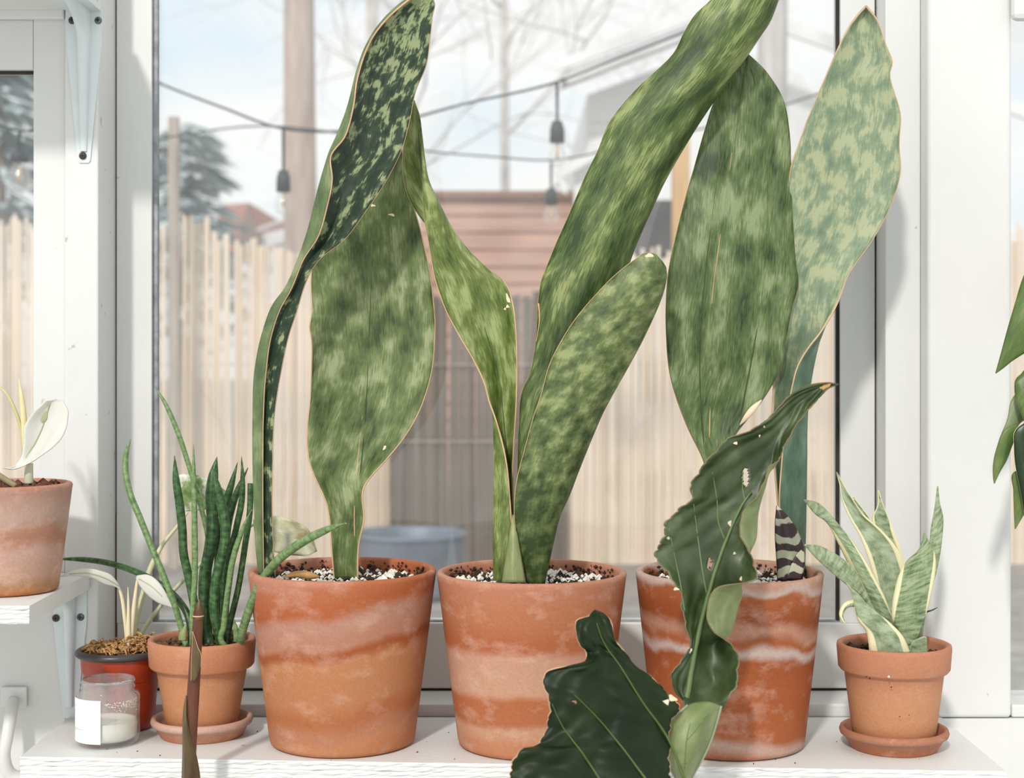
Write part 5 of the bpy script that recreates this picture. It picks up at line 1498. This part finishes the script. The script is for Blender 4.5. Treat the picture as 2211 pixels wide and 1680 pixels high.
# brown clapboard outbuilding between the leaves
bd = 9.5
sh_ = thing('brown_outbuilding', 'low pinkish-brown boarded outbuilding behind the fence in the middle', 'building', (wx(1090, bd), bd, GZ))
M_BRD = plain('brown_board', (196, 158, 142), 0.85, 0.18, 2, stretch=(1, 1, 8))
ztop_ = ZC - (428 - HY) / F * bd
x0, x1 = wx(905, bd), wx(1258, bd)
box('wall', x0, x1, bd + 0.02, bd + 1.5, GZ, ztop_ - 0.02, M_BRD, sh_)
nb = 17
bh = (ztop_ - GZ) / nb
for k in range(nb):
    zz = GZ + k * bh
    mesh('board', boxv(x0, x1, bd, bd + 0.02, zz + 0.004, zz + bh - 0.002) if False else
         [(x0, bd - 0.012, zz + 0.002), (x1, bd - 0.012, zz + 0.002), (x1, bd + 0.018, zz + 0.002), (x0, bd + 0.018, zz + 0.002),
          (x0, bd + 0.004, zz + bh), (x1, bd + 0.004, zz + bh), (x1, bd + 0.018, zz + bh), (x0, bd + 0.018, zz + bh)], BOXF, M_BRD, sh_, smooth=False)
box('roof', x0 - 0.05, x1 + 0.05, bd - 0.06, bd + 1.5, ztop_, ztop_ + 0.04, plain('brown_roof', (150, 116, 98), 0.9), sh_)

# white gabled house at right
hd0 = 11.0
hs = thing('white_house', 'white gabled house with broad eaves behind the diagonal leaf', 'building', (wx(1500, hd0), hd0, GZ))
M_HW = plain('house_white', (240, 240, 238), 0.7, 0.03, 2)
M_HS = plain('soffit_grey', (206, 210, 214), 0.8, 0.05, 2)
M_HD = plain('dark_shingle', (96, 94, 96), 0.9, 0.2, 8)
def prism(name, poly_px, d0, d1, mat, parent):
    V = [P(x, y, d0) for x, y in poly_px]
    n = len(V)
    V2 = V + [np.array((p[0], d1, p[2])) for p in V]
    Fc = [tuple(range(n)), tuple(range(2 * n - 1, n - 1, -1))] + [(i, n + i, n + (i + 1) % n, (i + 1) % n) for i in range(n)]
    return mesh(name, V2, Fc, mat, parent, smooth=False)
gy = 775 + (ZC - GZ) / hd0 * F
prism('wall', [(1268, gy), (1268, 205), (1560, 95), (2100, 300), (2100, gy)], hd0, hd0 + 4, M_HW, hs)
prism('upper_rake', [(1203, 152), (1208, 128), (1560, -10), (2250, 240), (2250, 268), (1560, 22)], hd0 - 0.55, hd0 - 0.5, M_HW, hs)
prism('lower_rake_trim', [(1228, 178), (1216, 166), (1560, 34), (1560, 50)], hd0 - 0.5, hd0 - 0.44, M_HW, hs)
prism('soffit', [(1215, 160), (1560, 28), (1560, 34), (1215, 166)], hd0 - 0.5, hd0 + 0.02, M_HS, hs)
prism('porch_rake', [(1205, 388), (1198, 368), (1530, 175), (1540, 200)], hd0 - 1.9, hd0 - 1.85, M_HW, hs)
prism('porch_fascia', [(1225, 420), (1212, 412), (1204, 388), (1218, 384)], hd0 - 1.9, hd0 - 1.82, M_HW, hs)
prism('porch_gable', [(1240, 440), (1240, 372), (1520, 206), (1520, 440)], hd0 - 1.8, hd0 - 1.7, M_HW, hs)
prism('porch_eave_board', [(1300, 432), (1300, 330), (1460, 236), (1460, 432)], hd0 - 1.86, hd0 - 1.80, M_HW, hs)
prism('low_roof', [(1380, 548), (1380, 432), (1470, 432), (1470, 548)], 8.0, 8.4, M_HD, hs)
for k in range(7):
    y0 = 240 + k * 26
    prism('siding', [(1272, y0 + 24), (1272, y0), (1440, y0 - 2), (1440, y0 + 22)], hd0 - 0.02, hd0, M_HW, hs)

# small red-roofed house far left
rhd = 20.0
rh = thing('red_roof_house', 'small distant house with reddish roof above the fence at left', 'building', (wx(525, rhd), rhd, GZ))
gy2 = 775 + (ZC - GZ) / rhd * F
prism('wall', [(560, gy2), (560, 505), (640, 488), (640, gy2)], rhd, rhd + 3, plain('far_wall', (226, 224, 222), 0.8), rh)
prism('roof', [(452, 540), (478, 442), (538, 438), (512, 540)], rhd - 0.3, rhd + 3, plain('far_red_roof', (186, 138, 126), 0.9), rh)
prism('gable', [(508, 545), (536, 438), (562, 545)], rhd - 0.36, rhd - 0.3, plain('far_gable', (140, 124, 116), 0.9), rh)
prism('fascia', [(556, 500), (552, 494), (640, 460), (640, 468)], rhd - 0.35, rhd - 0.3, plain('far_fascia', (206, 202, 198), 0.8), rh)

# string lights
M_CORD = plain('black_cord', (44, 48, 52), 0.6, 0.1, 40)
M_SOCK = plain('socket_rubber', (52, 56, 60), 0.5, 0.1, 40)
M_BULB = glassmat('bulb_glass', 0.14, (0.98, 0.97, 0.95, 1), 1.0, 20, 1.5)  # stronger diffuse veil stands in for sun glints on the bulbs
M_FIL = plain('filament_brass', (230, 190, 120), 0.25, 0.1, 50, metallic=0.8)
def string_light(label, pts, d, bulbs, r=0.0036):
    t = thing('string_light', label, 'string light', tuple(P(pts[0][0], pts[0][1], d)), 'string lights outside')
    tube('cord', [(p[0], p[1], p[2] if len(p) > 2 else d) for p in pts], [r] * len(pts), M_CORD, t, 6, 60)
    for (x, yt, ys, yb, ye) in bulbs:
        c = P(x, yt, d)
        px = d / F
        zs_ = lambda y: ZC - (y - HY) * px
        tube('drop_cord', [(x, yt, d), (x, ys + 4, d)], [0.005, 0.004], M_CORD, t, 6, 6)
        rr_ = (ye - yb) * px * 0.36
        sk = lathe('socket', [(0, zs_(ys)), (rr_ * 0.55, zs_(ys)), (rr_ * 0.8, zs_(ys + (yb - ys) * .35)), (rr_ * 0.85, zs_(yb)), (rr_ * 0.5, zs_(yb + 1)), (0, zs_(yb + 1))], c[0], c[1], 0, M_SOCK, t, 16)
        hgt = ye - yb
        prof = [(rr_ * 0.5, zs_(yb)), (rr_ * 0.62, zs_(yb + hgt * .15)), (rr_ * 0.95, zs_(yb + hgt * .45)), (rr_, zs_(yb + hgt * .62)), (rr_ * 0.8, zs_(yb + hgt * .85)), (rr_ * 0.4, zs_(yb + hgt * .97)), (0, zs_(ye))]
        bl = lathe('bulb', prof, c[0], c[1], 0, M_BULB, t, 20)
        lathe('filament', [(0, zs_(yb)), (rr_ * 0.14, zs_(yb + hgt * .1)), (rr_ * 0.18, zs_(yb + hgt * .6)), (0, zs_(yb + hgt * .65))], c[0], c[1], 0, M_FIL, bl, 10)
    return t
string_light('black light string sagging from upper left with one bulb before the trunk', [(200, 108, 4.1), (345, 180), (480, 232), (612, 278), (720, 284), (860, 262), (1000, 225), (1200, 178), (1330, 128), (1480, 70), (1640, 10), (1850, -60, 4.1)], 4.1,
             [(612, 278, 368, 414, 466), (1203, 178, 262, 308, 362)])
string_light('thinner lower light string with one bulb before the brown outbuilding', [(200, 330, 4.1), (340, 300), (560, 272), (760, 292), (920, 326), (1060, 338), (1190, 346), (1400, 300), (1560, 268), (1760, 205), (1850, 165, 4.1)], 4.9,
             [(1190, 346, 408, 442, 488), (42, 300, 330, 350, 415)][:1], 0.003)
string_light('single bulb and cord seen through the narrow left window', [(-150, 190), (-40, 250), (42, 282), (130, 270), (200, 250, 4.1)], 3.9, [(42, 282, 326, 350, 416)])
for (px_, d_, lab_) in ((200, 4.1, 'thin light pole hidden behind the left post'), (1850, 4.1, 'thin light pole hidden behind the right stile'), (-150, 3.9, 'thin light pole beyond the left picture edge')):
    o = mesh('light_pole', *tube_data([(wx(px_, d_), d_, GZ), (wx(px_, d_), d_, 1.6)], [0.018, 0.016], 10), M_POST, None, loc=(wx(px_, d_), d_, GZ))
    tag(o, lab_, 'pole')
